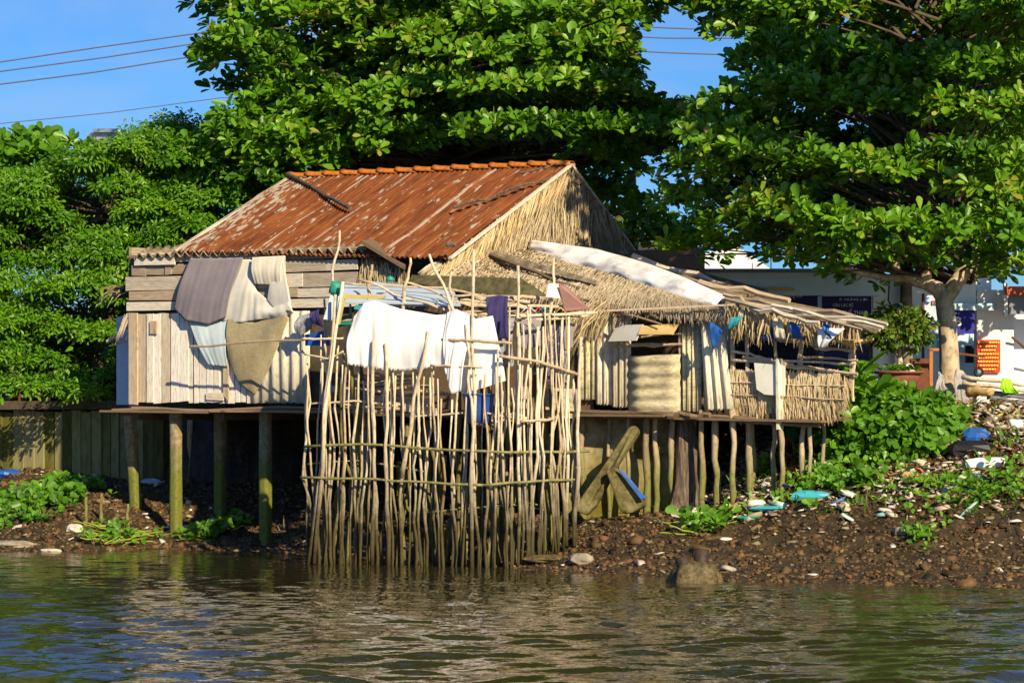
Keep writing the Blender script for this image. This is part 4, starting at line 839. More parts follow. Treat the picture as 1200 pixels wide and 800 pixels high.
# ================================================================ foliage
def unit(a): return a/(np.linalg.norm(a, axis=-1, keepdims=True)+1e-9)
def rosettes(Cn, A, nl, L, wd, droop=.35, spread=(.25, .75), colb=None, petiole=.25):
    """leaf rosettes: centres Cn, axes A; every leaf two folded quads. returns V, F, c"""
    n = len(Cn); A = unit(A); ref = np.tile([0.3, .2, 1.0], (n, 1)); ref[np.abs(A[:, 2]) > .9] = [1, 0, .1]
    B = unit(np.cross(A, ref)); Cc = np.cross(A, B)
    th = (np.arange(nl)[None]*2*math.pi/nl*1.618*1.0+RNG.uniform(0, 6.28, (n, 1))+RNG.normal(0, .25, (n, nl)))[..., None]
    e = RNG.uniform(spread[0], spread[1], (n, nl, 1))
    rad = np.cos(th)*B[:, None]+np.sin(th)*Cc[:, None]
    d = unit(rad*np.cos(e*1.5)+A[:, None]*np.sin(e*1.5)); d = unit(d+np.array([0, 0, -droop])*RNG.uniform(.2, 1, (n, nl, 1)))
    side = unit(np.cross(d, A[:, None]+RNG.normal(0, .35, (n, nl, 3)))); nr = np.cross(side, d)
    ln = L*np.exp(RNG.normal(0, .2, (n, nl, 1))); w = wd*ln/L*RNG.uniform(.8, 1.15, (n, nl, 1))
    b = Cn[:, None]+d*ln*petiole*RNG.uniform(.3, 1, (n, nl, 1))
    g = np.array([0, 0, -1.0])
    v0 = b; l1 = b+d*ln*.35-side*w*.32+nr*w*.12; l2 = b+d*ln*.7-side*w*.5+nr*w*.14+g*ln*.05; t = b+d*ln+g*ln*.14; r2 = b+d*ln*.7+side*w*.5+nr*w*.14+g*ln*.05; r1 = b+d*ln*.35+side*w*.32+nr*w*.12
    l3 = b+d*ln*.94-side*w*.24+nr*w*.05+g*ln*.11; r3 = b+d*ln*.94+side*w*.24+nr*w*.05+g*ln*.11
    V = np.stack([v0, l1, l2, l3, t, r3, r2, r1], 2).reshape(-1, 3); m = n*nl
    f = np.array([(0, 4, 3, 2, 1), (0, 7, 6, 5, 4)]); Fq = (f[None]+np.arange(m)[:, None, None]*8).reshape(-1, 5)
    c = (colb[:, None] if colb is not None else .5)+RNG.normal(0, .17, (n, nl)); c = np.clip(c, 0, 1)
    return V, Fq, np.repeat(c.ravel(), 8)
DROOP = .0
def padpts(cx, cy, cz, rx, ry, rz, n, up=1.0):
    """rosette centres and axes over a lumpy, flattened branch layer"""
    th = RNG.uniform(0, 6.28, n); r = RNG.uniform(0, 1, n)**.55; k = 1+.22*np.sin(3*th+cx*3)+.16*np.sin(5*th+cz*7)
    x = np.cos(th)*r*rx*k; y = np.sin(th)*r*ry*k; z = rz*(1-r**2)+RNG.normal(0, rz*.4, n)-DROOP*rx*r**3+.12*rx*np.sin(x*4/rx+cx)*.4
    A = np.stack([np.cos(th)*r*.9, np.sin(th)*r*.9-.25, np.full(n, up)], 1)+RNG.normal(0, .3, (n, 3))
    return np.stack([cx+x, cy+y, cz+z], 1), A
def crown(name, pads, nl, L, wd, mat, parent, dens, **kw):
    Cs, As, cb = [], [], []
    for (px, py, Y, rx, rz) in pads:
        p = P(px, py, Y); n = max(5, int(dens*rx*rx)); Cn, A = padpts(p.x, p.y, p.z, rx, rx*.95, rz, n); Cs.append(Cn); As.append(A); cb.append(np.full(n, np.clip(RNG.normal(.5, .13), .1, .9)))
    Cn = np.concatenate(Cs); A = np.concatenate(As); V, Fq, c = rosettes(Cn, A, nl, L, wd, colb=np.concatenate(cb), **kw)
    return mesh_np(name, V, Fq, mat, parent, col=c)
def limb(mb, p, q, r0, r1, bend=.15, n=7, seg=6):
    p, q = Vector(p), Vector(q); k = (q-p).length; off_ = Vector((rnd(-1, 1), rnd(-1, 1), rnd(.2, 1)))*bend*k
    pts = [lerp(p, q, i/seg)+off_*math.sin(math.pi*i/seg)*.5+jit(.012*k*.3) for i in range(seg+1)]
    mb.tube(pts, [lerp(r0, r1, i/seg) for i in range(seg+1)], n, .5); return pts

# ---- right almond tree
T1 = empty('almond_tree', P(1112, 478, 38.4), 'large broad-leaved tree with pale forked trunk, right of the house beside the potted plant', 'tree', 'broad-leaved almond trees')
bx = T1.location
def tp(px, py, Y=38.4): return P(px, py, Y)
mb = MB()
mb.tube([tp(1113, 500), tp(1112, 478), tp(1112, 462), tp(1113, 440), tp(1112, 410), tp(1110, 380), tp(1107, 358), tp(1106, 342)], [.28, .21, .15, .135, .128, .122, .12, .125], 14, .5)
mb.tube([tp(1107, 350), tp(1098, 338), tp(1085, 332), tp(1068, 328), tp(1052, 321), tp(1047, 305, 38.2), tp(1040, 285, 38.0)], [.11, .105, .09, .075, .065, .055, .045], 10, .5)
mb.tube([tp(1085, 332), tp(1084, 315), tp(1080, 290), tp(1078, 250)], [.09, .085, .075, .07], 9, .5)
mb.tube([tp(1106, 352), tp(1118, 335), tp(1130, 318), tp(1142, 300), tp(1160, 260)], [.12, .11, .095, .08, .06], 10, .5)
mb.tube([tp(1060, 326), tp(1035, 325, 38), tp(1010, 320, 37.7), tp(985, 312, 37.4)], [.06, .045, .035, .025], 7, .5)
for (a, b) in [((1112, 470), (1090, 496)), ((1112, 470), (1132, 492)), ((1113, 474), (1112, 505))]:
    mb.tube([tp(*a), tp((a[0]+b[0])/2+2, (a[1]+b[1])/2, 38.1), tp(*b, 37.7)], [.15, .1, .06], 8, .5)
pads = [(1195, 20, 38.5, .9, .25), (1120, 80, 37.6, .75, .2), (1170, 92, 37.8, .8, .2), (1050, 90, 37.5, .6, .18), (990, 70, 37.8, .6, .18), (930, 60, 38.5, .7, .2), (892, 85, 38.2, .55, .2), (890, 40, 39.5, .6, .2),
        (960, 110, 37.4, .65, .16), (905, 112, 37.8, .55, .15), (860, 128, 38, .5, .14), (1020, 128, 37.2, .6, .15), (1090, 128, 37.3, .7, .16), (1150, 140, 37.2, .7, .16), (1195, 130, 37.2, .6, .15),
        (870, 178, 37.6, .6, .16), (925, 190, 37.3, .65, .16), (985, 200, 37.1, .65, .16), (830, 165, 38, .55, .15), (1040, 205, 37, .6, .15), (1110, 190, 36.9, .65, .16), (1180, 200, 37, .65, .16), (820, 200, 38, .5, .14), (1150, 225, 36.8, .5, .15),
        (940, 258, 37.2, .55, .15), (990, 270, 36.9, .6, .16), (1045, 272, 36.7, .6, .16), (1110, 275, 36.7, .6, .16), (1170, 280, 36.8, .6, .15), (900, 245, 37.6, .5, .14), (1000, 300, 37, .45, .16), (965, 295, 37.3, .4, .14), (1185, 300, 37.2, .5, .16),
        (795, 300, 39, .35, .12), (830, 292, 38.8, .35, .12), (860, 270, 38.5, .45, .14), (815, 240, 38.8, .5, .15), (780, 235, 39.3, .35, .14), (985, 318, 37.4, .25, .08), (925, 305, 38, .3, .1), (1140, 315, 37.4, .35, .1), (1030, 296, 37, .4, .14), (1080, 305, 37.3, .35, .12)]
for i in range(70):     # the far side of the crown and the part above the frame
    px, py = rnd(820, 1220), rnd(-170, 290)
    if 745 < px < 885 and py < 118: continue
    if px < 905 and py > 255: continue
    pads.append((px, py, rnd(41.8, 44.5), rnd(.5, .9), .22))
for i in range(70):
    px, py = rnd(900, 1215), rnd(0, 330)
    if px < 1010 and py > 285: continue
    if 1060 < px < 1160 and py > 318: continue
    pads.append((px, py, rnd(41.6, 44), rnd(.45, .8), .3))
for i in range(34): pads.append((rnd(830, 1220), rnd(-420, -60), rnd(38, 43), rnd(.8, 1.1), .3))
for i in range(22): pads.append((rnd(840, 1230), rnd(-60, 40), rnd(39, 40.5), rnd(.5, .8), .2))
lb = MB()
pads += [(1175, 255, 38.6, .5, .2), (1195, 318, 38.2, .4, .15), (1165, 300, 39.5, .45, .2), (1210, 280, 39.5, .6, .2), (1190, 230, 39, .6, .2), (1160, 325, 39.8, .3, .12), (1150, 270, 40, .5, .2), (1205, 160, 39.5, .6, .2)]
for i, (px, py, Y, rx, rz) in enumerate(pads):
    q = P(px, py, Y); j = tp(1080+rnd(-20, 60), min(330, py+rnd(40, 110)), 38.7)
    if px > 900 or py > 150: limb(lb, j, q, .028, .008, .12, 5, 5)
mb.build('trunk', M['bark'], T1, True); lb.build('limbs', M['darkbark'], T1, True)  # limbs coloured darker than the trunk to paint the shade inside the crown
for i in range(16): pads.append((rnd(985, 1300), rnd(-150, -35), rnd(34.6, 36.2), rnd(.6, .9), .15))  # unseen leaf layers above the frame, added to shade the upper crown
crown('crown', pads, 9, .155, .072, M['leaf'], T1, 125)
# ---- middle almond tree behind the roof
T2 = empty('almond_tree', P(560, 478, 47.5), 'huge broad-leaved tree towering behind the rusty roof', 'tree', 'broad-leaved almond trees'); mb = MB()
for (x, x2, r) in [(505, 500, .22), (578, 585, .26), (660, 690, .16), (450, 400, .15)]:
    mb.tube([P(540+(x-540)*.6, 500, 47.5), P(x, 300, 47.5), P(x, 200, 47.3), P(x2, 60, 47), P(x2, -80, 47)], [r*1.4, r*1.1, r, r*.7, r*.3], 10, .5)
pads = []
def fill(x0, x1, y0, y1, n, Y0, Y1, r0, r1, test=None):
    k = 0
    while k < n:
        x, y = rnd(x0, x1), rnd(y0, y1)
        if test and not test(x, y): continue
        pads.append((x, y, rnd(Y0, Y1), rnd(r0, r1), rnd(.15, .25))); k += 1
EDGE = [(-200, 262), (0, 270), (40, 290), (60, 245), (85, 245), (105, 285), (130, 292), (150, 262), (200, 245), (230, 225), (260, 225)]
def ledge(y): return float(np.interp(y, [e[0] for e in EDGE], [e[1] for e in EDGE]))
def t2(x, y):
    if x < ledge(y)+22: return False
    if 722 < x < 880 and 15 < y < 128: return False
    if x > 700 and y > 180 and 735 < x < 800: return False
    return True
fill(240, 800, 35, 200, 70, 44.6, 46.0, .45, .75, lambda x, y: t2(x, y) and (x < 420 or y < 175))
fill(250, 780, -60, 180, 70, 47.3, 50.5, .7, 1.1, t2)
fill(300, 800, -480, -140, 40, 44.5, 49, .9, 1.2, t2)
fill(250, 800, -150, 40, 55, 44.5, 48, .6, 1.0, t2)
fill(230, 330, 170, 240, 16, 45, 46.5, .4, .6)
fill(640, 742, 170, 300, 16, 46, 48, .4, .6, lambda x, y: x > 640+(y-190)*.9 if y > 190 else True)
for (x, y) in [(252, 62), (270, 30), (262, 75), (300, 50), (268, 108), (285, 100), (260, 8), (280, -10), (300, 15)]: pads.append((x, y, 46, .35, .12))
for x in range(560, 800, 34): pads.append((x, 152+rnd(-7, 7), rnd(41.6, 42.4), .5, .12)); (pads.append((x, 100+rnd(-9, 9), rnd(42, 42.8), .5, .12)) if x < 728 else None); pads.append((x, 182+rnd(-7, 4), rnd(42.4, 43), .4, .12)) if x > 690 else None
for x in range(560, 716, 38): pads.append((x, 62+rnd(-10, 10), rnd(42.4, 43), .55, .14)); pads.append((x, 20+rnd(-10, 10), rnd(42.6, 43.2), .55, .14))
for x in range(430, 770, 50): pads.append((x, 118+rnd(-8, 8), 44.6, .65, .15))
for (px, py, Y, rx, rz) in pads:
    q = P(px, py, Y); j = P(540+rnd(-60, 90), min(200, py+rnd(20, 70)), 47.3); limb(mb, j, q, .05, .012, .1, 5, 5)
mb.build('trunk', M['darkbark'], T2, True)
crown('crown', pads, 9, .17, .08, M['leaf'], T2, 92)
# ---- small-leaved tree at left
T3 = empty('small_leaved_tree', P(13, 480, 45.2), 'wide small-leaved tree in drooping layers left of the house', 'tree'); mb = MB()
mb.tube([P(13, 482, 45.2), P(13, 440, 45.2), P(30, 380, 45.5), P(90, 300, 46), P(150, 200, 46.3)], [.12, .1, .1, .09, .04], 8, .5)
mb.tube([P(110, 482, 46), P(120, 400, 46), P(150, 300, 46.2)], [.1, .09, .05], 8, .5)
pads = []
top = lambda x: float(np.interp(x, [-60, 0, 60, 95, 110, 130, 150, 200, 260, 300], [200, 205, 195, 178, 158, 150, 152, 142, 142, 150]))
bot = lambda x: float(np.interp(x, [-60, 0, 60, 100, 150, 200], [432, 436, 440, 452, 470, 300]))
yy_ = 150
while yy_ < 450:
    x = -60+rnd(0, 20)
    while x < 290:
        py = yy_+20*math.sin(x*.019+yy_*.043)+12*math.sin(x*.05+yy_*.11)+rnd(-11, 11)-(x-100)*.03
        if top(x)+6 < py < bot(x) and not (x > 232 and py > 235):
            pads.append((x, py, 44.0+(450-py)*.006+rnd(-.35, .3), rnd(.35, .55), .07))
        x += rnd(22, 44)
    yy_ += rnd(26, 38)
for i in range(90):
    x = rnd(-60, 290); py = rnd(top(x)+15, bot(x)-10)
    if x > 225 and py > 240: continue
    pads.append((x, py, rnd(46.6, 48.5), rnd(.5, .8), .2))
for i in range(10): pads.append((rnd(95, 150), rnd(440, 505), rnd(44.0, 44.6), .22, .2))
for x in (-20, 10, 38, 70, 100): pads.append((x, 452+rnd(-6, 8), rnd(42.8, 43.4), .35, .1))
for (px, py, Y, rx, rz) in pads[::2]:
    limb(mb, P(60+rnd(0, 90), min(440, py+40), 46.2), P(px, py, Y), .03, .008, .1, 4, 5)
mb.build('trunk', M['darkbark'], T3, True)
DROOP = .2
crown('crown', pads, 8, .078, .034, M['leaf_l'], T3, 470, droop=.5, spread=(-.1, .5), petiole=1.2)
T4 = empty('shade_tree', P(10, 478, 48), 'bright large-leaved tree top at the far left edge behind the small-leaved tree', 'tree'); mb = MB()
mb.tube([P(0, 480, 48), P(5, 300, 48), P(20, 190, 48)], [.2, .15, .06], 8, .5); mb.build('trunk', M['darkbark'], T4, True)
pads = [(rnd(-60, 62), rnd(168, 250), rnd(47.5, 49), rnd(.35, .6), .15) for _ in range(24)]+[(20, 172, 48, .4, .1), (85, 178, 48, .35, .1), (70, 190, 48, .4, .1), (-20, 168, 48, .5, .1)]
crown('crown', pads, 8, .2, .12, M['leaf_b'], T4, 80)
# trees further back closing the gaps
for (x0, x1, y0, y1, Y0, n, lab) in [(200, 560, 190, 420, 50, 46, 'dark tree mass behind the left end of the house'), (640, 840, 120, 380, 52, 22, 'dark tree behind the gable, between the two big trees')]:
    t = empty('background_tree', P((x0+x1)/2, 478, Y0), lab, 'tree'); mb = MB(); mb.tube([P((x0+x1)/2, 480, Y0), P((x0+x1)/2, 200, Y0)], [.2, .08], 8, .5); mb.build('trunk', M['darkbark'], t, True)
    pads = [(rnd(x0, x1), rnd(y0, y1), rnd(Y0-1, Y0+2), rnd(.6, .9), .3) for _ in range(n)]
    pads = [p for p in pads if not (740 < p[0] < 860 and p[1] < 255)]
    crown('crown', pads, 8, .2, .1, M['leaf'], t, 60)

# ---- bush on the bank
B = empty('bush', P(1040, 520, 36.5), 'dense bright green bush on the bank top between the porch and the tree foot', 'bush'); Cs = []; As = []
for (px, py, Y, r) in [(985, 500, 36.2, .45), (1020, 505, 35.9, .5), (1060, 505, 35.8, .5), (1095, 508, 36.1, .4), (1000, 475, 36.5, .4), (1040, 480, 36.4, .45), (1080, 485, 36.4, .4), (985, 520, 35.9, .3), (1035, 530, 35.7, .3), (1075, 522, 35.8, .35), (1110, 490, 36.5, .25), (1005, 455, 36.6, .25), (975, 480, 36.2, .3)]:
    p = P(px, py, Y); n = int(430*r*r+14); d = unit(RNG.normal(0, 1, (n, 3))+np.array([0, -.5, .4])); rr = r*RNG.uniform(.5, 1.05, (n, 1)); Cs.append(np.array(p)+d*rr*np.array([1, 1, .8])); As.append(d+np.array([0, -.2, .5]))
V, Fq, c = rosettes(np.concatenate(Cs), np.concatenate(As), 5, .108, .085, droop=.2, spread=(.05, .7), colb=RNG.normal(.5, .15, sum(map(len, Cs))))
mesh_np('leaves', V, Fq, M['leaf_b'], B, col=c)
V, Fq, c = rosettes(np.array([P(1008, 437, 35.9), P(1006, 452, 35.9), P(1022, 462, 35.8), P(998, 460, 35.9)]), np.array([[0, -.2, 1.0]]*4), 8, .3, .13, colb=np.full(4, .7)); mesh_np('shoot', V, Fq, M['leaf_b'], B, col=c)
for i in range(16): mb = MB(); a = P(rnd(1000, 1090), 530, 36.3); limb(mb, a, a+Vector((rnd(-.6, .6), rnd(-.5, .2), rnd(.3, .9))), .015, .006, .2, 4, 4); mb.build('stem', M['bark'], B)
# ---- potted plant
PT = empty('potted_plant', P(1054, 462, 37.6), 'small bonsai-like bush in a wide brown clay bowl on the bank top', 'potted plant'); pc = PT.location
lathe('pot', pc, [(0, 0), (.13, 0), (.2, .07), (.265, .2), (.275, .26), (.33, .275), (.33, .30), (.26, .30), (.24, .22), (0, .22)], M['pot'], PT)
mb = MB(); top_ = pc+UP*.25; limb(mb, top_, top_+Vector((.0, 0, .35)), .04, .03, .1)
for q in [(-.35, 0, .6), (.35, -.1, .55), (.05, .1, .75), (-.15, -.2, .7), (.2, .1, .7)]: limb(mb, top_+Vector((0, 0, .2)), top_+Vector(q), .022, .008, .15, 5)
mb.build('stem', M['bark'], PT, True)
n = 330; d = unit(RNG.normal(0, 1, (n, 3))); Cn = np.array(top_+Vector((0, 0, .6)))+d*RNG.uniform(.3, 1, (n, 1))**.6*np.array([.46, .4, .26])+RNG.normal(0, .03, (n, 3))
V, Fq, c = rosettes(Cn, d+np.array([0, 0, .4]), 7, .075, .034, colb=RNG.beta(1, 2.2, n)); mesh_np('leaves', V, Fq, M['leaf_p'], PT, col=c)
V, Fq, c = rosettes(np.array(pc)+np.stack([RNG.uniform(-.22, .22, 30), RNG.uniform(-.2, .1, 30), np.full(30, .31)], 1), np.tile([0, 0, 1.0], (30, 1)), 5, .08, .04, colb=np.full(30, .5)); mesh_np('ground_leaves', V, Fq, M['leaf_b'], PT, col=c)
mb = MB(); mb.blob(P(1065, 435, 37.7), .085, (1, .6, 1.2), .5, .05); tag(mb.build('ornament', M['board'], None, True), 'pale round ornament standing behind the clay bowl', 'ornament')
# grey rags round the trunk foot
for (pts, lab) in [(([(1100, 435), (1106, 440)], [(1098, 463), (1110, 456)]), 'grey rag tied on the left of the tree foot'), (([(1120, 432), (1128, 434), (1136, 448)], [(1119, 470), (1126, 478), (1140, 468)]), 'large grey rag tied on the right of the tree foot')]:
    cloth('rag', pts[0], pts[1], lambda x, y: P(x, y, 38.0), 0, M['greyrag'], lab, 'rag', 3, .04, 1, 24, 18)

# ---- water plants on the banks
def clump(px, py, r, n, L, lab, flatf=.5, sprawl=0, name='water_hyacinth', cat='water plant', h=.16):
    g = ground(px, py); e = empty(name, g, lab, cat); Cn = np.array(g)+np.stack([RNG.normal(0, r*.5, n), RNG.normal(0, r*.45, n), RNG.uniform(.04, h, n)], 1)
    for i in range(n): Cn[i, 2] = max(zt(Cn[i, 0], Cn[i, 1]), 0)+RNG.uniform(.03, h)
    V, Fq, c = rosettes(Cn, RNG.normal(0, .3, (n, 3))+np.array([0, -.5, 1.0]), 4, L, L*.8, droop=.0, spread=(.1, .6), colb=RNG.normal(.5, .2, n)); mesh_np('leaves', V, Fq, M['leaf_b'], e, col=c)
    for i in range(5 if not sprawl else sprawl):
        a = Vector(Cn[i % n])-UP*.05; b = a+(Vector((rnd(-.45, .45), rnd(-.1, .1), rnd(-.02, .12))) if sprawl else Vector((rnd(-.08, .08), rnd(-.06, .06), rnd(.06, .16)))); mb = MB(); mb.stick(a, b, .011, .007, .01, 4, 4); mb.build('stem', M['stem'], e)
clump(45, 590, .7, 190, .11, 'big spread of water hyacinth below the mossy pile wall')
clump(30, 612, .35, 40, .09, 'smaller patch of water hyacinth in front of the big spread, far left')
clump(75, 575, .4, 60, .11, 'upright water hyacinth leaves at the right of the big spread')
clump(140, 634, .45, 26, .09, 'yellow green heap of uprooted stalks at the water edge by the corner stilt', sprawl=46)
clump(245, 630, .3, 30, .1, 'small water hyacinth between the front stilts', sprawl=8)
clump(270, 622, .25, 20, .1, 'leafy sprout on the mud under the house', sprawl=4)
clump(825, 622, .3, 34, .12, 'lone uprooted water hyacinth lying on the rubble above the stump', sprawl=26)
clump(955, 575, .4, 46, .09, 'green weed patch in front of the porch below the bush', name='weed_patch', cat='weeds')
clump(985, 560, .35, 40, .09, 'green weed patch at the left foot of the bush', name='weed_patch', cat='weeds')
clump(890, 560, .25, 26, .09, 'green weeds growing between the porch stilts', name='weed_patch', cat='weeds')
clump(1150, 580, .7, 80, .08, 'spreading weeds on the slope at far right', name='weed_patch', cat='weeds')
clump(1085, 632, .25, 22, .07, 'small weed tuft low on the rubble bank below the bush', name='weed_patch', cat='weeds')
clump(765, 578, .18, 16, .08, 'fresh sprout beside the rolled blue bag', name='weed_patch', cat='weeds')
clump(655, 602, .12, 8, .07, 'small sprout growing out of the right end of the stick fence', name='weed_patch', cat='weeds', sprawl=3)
clump(1010, 565, .35, 40, .08, 'low weeds on the rubbish below the middle of the bush', name='weed_patch', cat='weeds')
clump(1070, 580, .35, 26, .07, 'sparse weeds beside the rounded stone', name='weed_patch', cat='weeds')

# ================================================================ buildings behind
BY = 47.0
def rect(mb, x0, y0, x1, y1, Y=BY, th=.1, c=None, y0b=None, y1b=None):
    q = [P(x0, y0, Y), P(x1, y0b if y0b is not None else y0, Y), P(x1, y1b if y1b is not None else y1, Y), P(x0, y1, Y)]; mb.prism(q, Vector((0, -1, 0)), th, c)
def part(name, mat, parent, rects, Y=BY, th=.1):
    mb = MB()
    for r in rects: rect(mb, *r[:4], Y, th)
    return mb.build(name, M[mat], parent)
CB = empty('community_building', P(960, 480, BY), 'pale cyan public building with dark blue signs behind the porch', 'building')
part('wall', 'wall_c', CB, [(700, 345, 1062, 500)], BY, .2); part('wall', 'wall_c', CB, [(1022, 322, 1160, 362)], BY-.5, .3)
part('cornice', 'cyan', CB, [(700, 320, 1030, 347)], BY-.8, .5); part('parapet', 'greymetal', CB, [(700, 316, 1035, 320)], BY-.9, .7)
part('shutter', 'grille', CB, [(856, 372, 962, 470)], BY-.16, .06)
mb = MB()
for x in range(858, 962, 4): rect(mb, x, 374, x+1.2, 470, BY-.24, .03)
mb.build('shutter_bars', M['dark'], CB)
part('shutter', 'dark', CB, [(738, 392, 802, 470)], BY-.16, .06)  # near-black panel paints the dark interior seen through the house window
part('door', 'doorblue', CB, [(966, 372, 1018, 492)], BY-.16, .08)
mb = MB()
for y in range(376, 492, 7): rect(mb, 966, y, 1018, y+1.5, BY-.22, .03)
mb.build('door_slats', M['navy'], CB)
part('pillar', 'wall_w', CB, [(1022, 360, 1030, 500), (1048, 345, 1058, 500)], BY-.2, .2)
part('pipe', 'greymetal', CB, [(1001, 372, 1003, 460)], BY-.3, .05)
part('lamp_tube', 'yellow', CB, [(877, 337, 931, 341)], BY-1.15, .05)
for i in (0, 1): part('post', 'greymetal', CB, [[(881, 308, 882, 318)], [(903, 292, 904, 318)]][i], BY-.9, .03)
part('flag', 'red', CB, [(905, 290, 909, 306)], BY-.9, .02)
# side annex with recessed room and white wall
AN = empty('white_annex', P(1150, 480, BY-.8), 'white rendered building front at the right edge with a red poster', 'building')
part('wall', 'wall_w', AN, [(1143, 340, 1186, 500)], BY-.9, .3); part('wall', 'wall_w', AN, [(1186, 365, 1300, 500)], BY-.4, .3)
part('wall', 'wall_c', AN, [(1058, 318, 1142, 362)], BY-.9, .3); part('lintel', 'cyan', AN, [(1098, 356, 1166, 364)], BY-1.1, .4)
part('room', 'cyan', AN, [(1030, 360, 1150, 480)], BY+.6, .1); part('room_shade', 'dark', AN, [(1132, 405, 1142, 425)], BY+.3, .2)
part('awning', 'greymetal', AN, [(1182, 346, 1300, 368)], BY-1.4, .1); part('roof', 'redroof', AN, [(1178, 336, 1300, 346)], BY-1.5, .3); part('gutter', 'wall_w', AN, [(1176, 332, 1180, 370)], BY-1.5, .1)
mb = MB(); mb.tube([P(1186, 346, BY-1.2), P(1240, 410, BY-.6)], .03, 5); mb.tube([P(1186, 395, BY-1.2), P(1240, 440, BY-.6)], .02, 5); mb.build('slant_shadow', M['rusty'], AN)  # slanted tubes stand in for the shadows across the wall
# signs
def text(s, px, py, hpx, Y, mat, parent, width=None, name='lettering', font_w=0):
    cu = bpy.data.curves.new('t', 'FONT'); cu.body = s; cu.size = 1; cu.align_x = 'LEFT'; cu.extrude = .002; cu.offset = font_w
    o = bpy.data.objects.new('t', cu); C.objects.link(o); bpy.context.view_layer.update(); me = bpy.data.meshes.new_from_object(o.evaluated_get(bpy.context.evaluated_depsgraph_get())); bpy.data.objects.remove(o)
    co = np.empty(len(me.vertices)*3); me.vertices.foreach_get('co', co); co = co.reshape(-1, 3)
    w, h = np.ptp(co[:, 0]), np.ptp(co[:, 1]); k = hpx/F*Y/h; kx = k if width is None else width/F*Y/w; p = P(px, py, Y)
    co2 = np.stack([(co[:, 0]-co[:, 0].min())*kx+p.x, -co[:, 2]+p.y, (co[:, 1]-co[:, 1].min())*k+p.z], 1)-np.array(parent.location)
    me.vertices.foreach_set('co', co2.ravel()); me.materials.clear(); me.materials.append(mat); ob = bpy.data.objects.new(name, me); C.objects.link(ob); ob.parent = parent; return ob
def sign(name, x0, y0, x1, y1, Y, mat, lab, border=None):
    e = empty(name, P((x0+x1)/2, y1, Y), lab, 'sign'); part('panel', mat, e, [(x0, y0, x1, y1)], Y, .06)
    if border: part('border', border, e, [(x0, y0, x1, y0+1), (x0, y0+1, x0+1, y1), (x1-1, y0+1, x1, y1)], Y-.04, .03)
    return e
s1 = sign('sign', 868, 345, 958, 376, BY-1.0, 'navy', 'long dark blue sign under the lamp tube, left of the club sign'); text('Phường', 876, 352, 5, BY-1.05, M['board'], s1, 20); text('Hưng Lợi', 920, 350, 7, BY-1.05, M['board'], s1, 20); text('Khu vực', 925, 362, 5, BY-1.05, M['board'], s1, 16)
s2 = sign('sign', 962, 346, 1022, 378, BY-1.0, 'navy', 'dark blue sign with pale border reading the sports club name above the porch end', 'bluesheet')
text('P. HƯNG LỢI', 984, 353, 4, BY-1.05, M['board'], s2, 32); text('CÂU LẠC BỘ', 976, 360, 5.5, BY-1.05, M['board'], s2, 24); text('ĐA THỂ THAO', 977, 369, 8, BY-1.05, M['letter'], s2, 40, font_w=.01)
s3 = sign('sign', 1069, 363, 1142, 391, BY-1.2, 'sign_blue', 'bright blue sign behind the pale tree trunk with white lettering'); text('khu vực', 1072, 369, 4, BY-1.25, M['letter'], s3, 14); text('3', 1074, 379, 8, BY-1.25, M['letter'], s3, 6, font_w=.02); text('3B', 1112, 382, 11, BY-1.25, M['letter'], s3, 15, font_w=.03)
part('rule', 'letter', s3, [(1108, 366, 1121, 368)], BY-1.25, .02)
s4 = sign('poster', 1145, 398, 1172, 436, BY-1.1, 'red', 'red poster with rows of yellow lettering on the white wall'); mb = MB()
for i, (w0, w1) in enumerate([(1146, 1171), (1148, 1168), (1150, 1167), (1146, 1171), (1147, 1170), (1146, 1171), (1148, 1170), (1152, 1167)]):
    x = w0; y = 400+i*4.5
    while x < w1: w = rnd(1.4, 3); rect(mb, x, y, min(w1, x+w), y+2.0, BY-1.16, .02); x += w+.8
mb.build('lettering', M['gold'], s4)
s5 = empty('signboard', P(1091, 440, 42.5), 'white standing signboard with a blue emblem, left of the pale trunk', 'sign'); part('panel', 'bluesheet', s5, [(1083, 346, 1102, 396)], 42.5, .06); part('frame', 'rusty', s5, [(1080.5, 344, 1083, 470)], 42.5, .08)
mb = MB(); mb.tube([P(1087+2.6*math.cos(t), 352+3.4*math.sin(t), 42.44) for t in np.linspace(.6, 5.6, 14)], .008, 4); mb.tube([P(1085, 352, 42.44), P(1088, 355, 42.44)], .008, 4); mb.build('emblem', M['bluep'], s5)
part('lettering', 'pinktarp', s5, [(1092, 352, 1094, 357), (1095, 352, 1097, 357), (1098, 353, 1099, 357)], 42.45, .02); part('lettering', 'greymetal', s5, [(1087, 378, 1098, 379), (1087, 383, 1099, 384)], 42.45, .02); part('lower_panel', 'teal', s5, [(1098, 392, 1102, 408)], 42.4, .04)
pl = empty('utility_pole', P(1063, 480, 44), 'grey concrete pole standing behind the potted plant', 'pole'); mb = MB(); mb.tube([P(1063, 480, 44), P(1062, 400, 44), P(1062, 200, 44)], [.1, .095, .08], 12, .5); mb.build('shaft', M['stilt_wood'] if 0 else M['cement_dark'], pl, True)
part('box', 'sign_blue', pl, [(1050, 356, 1058, 378)], 43.9, .1)
mb = MB(); mb.tube([P(1042, 330, 43.8), P(1041, 352, 43.8), P(1046, 362, 43.8), P(1052, 364, 43.8)], .012, 5); mb.build('cable', M['black'], pl)
mb = MB(); rect(mb, 1028, 440, 1060, 450, 44.5, .1); rect(mb, 1028, 450, 1075, 470, 44.6, .1); tag(mb.build('banner', M['sign_blue']), 'low blue banner standing behind the clay bowl', 'banner')
gt = empty('gate', P(1120, 470, 41), 'rusty iron and timber gate standing behind the pale trunk', 'gate')
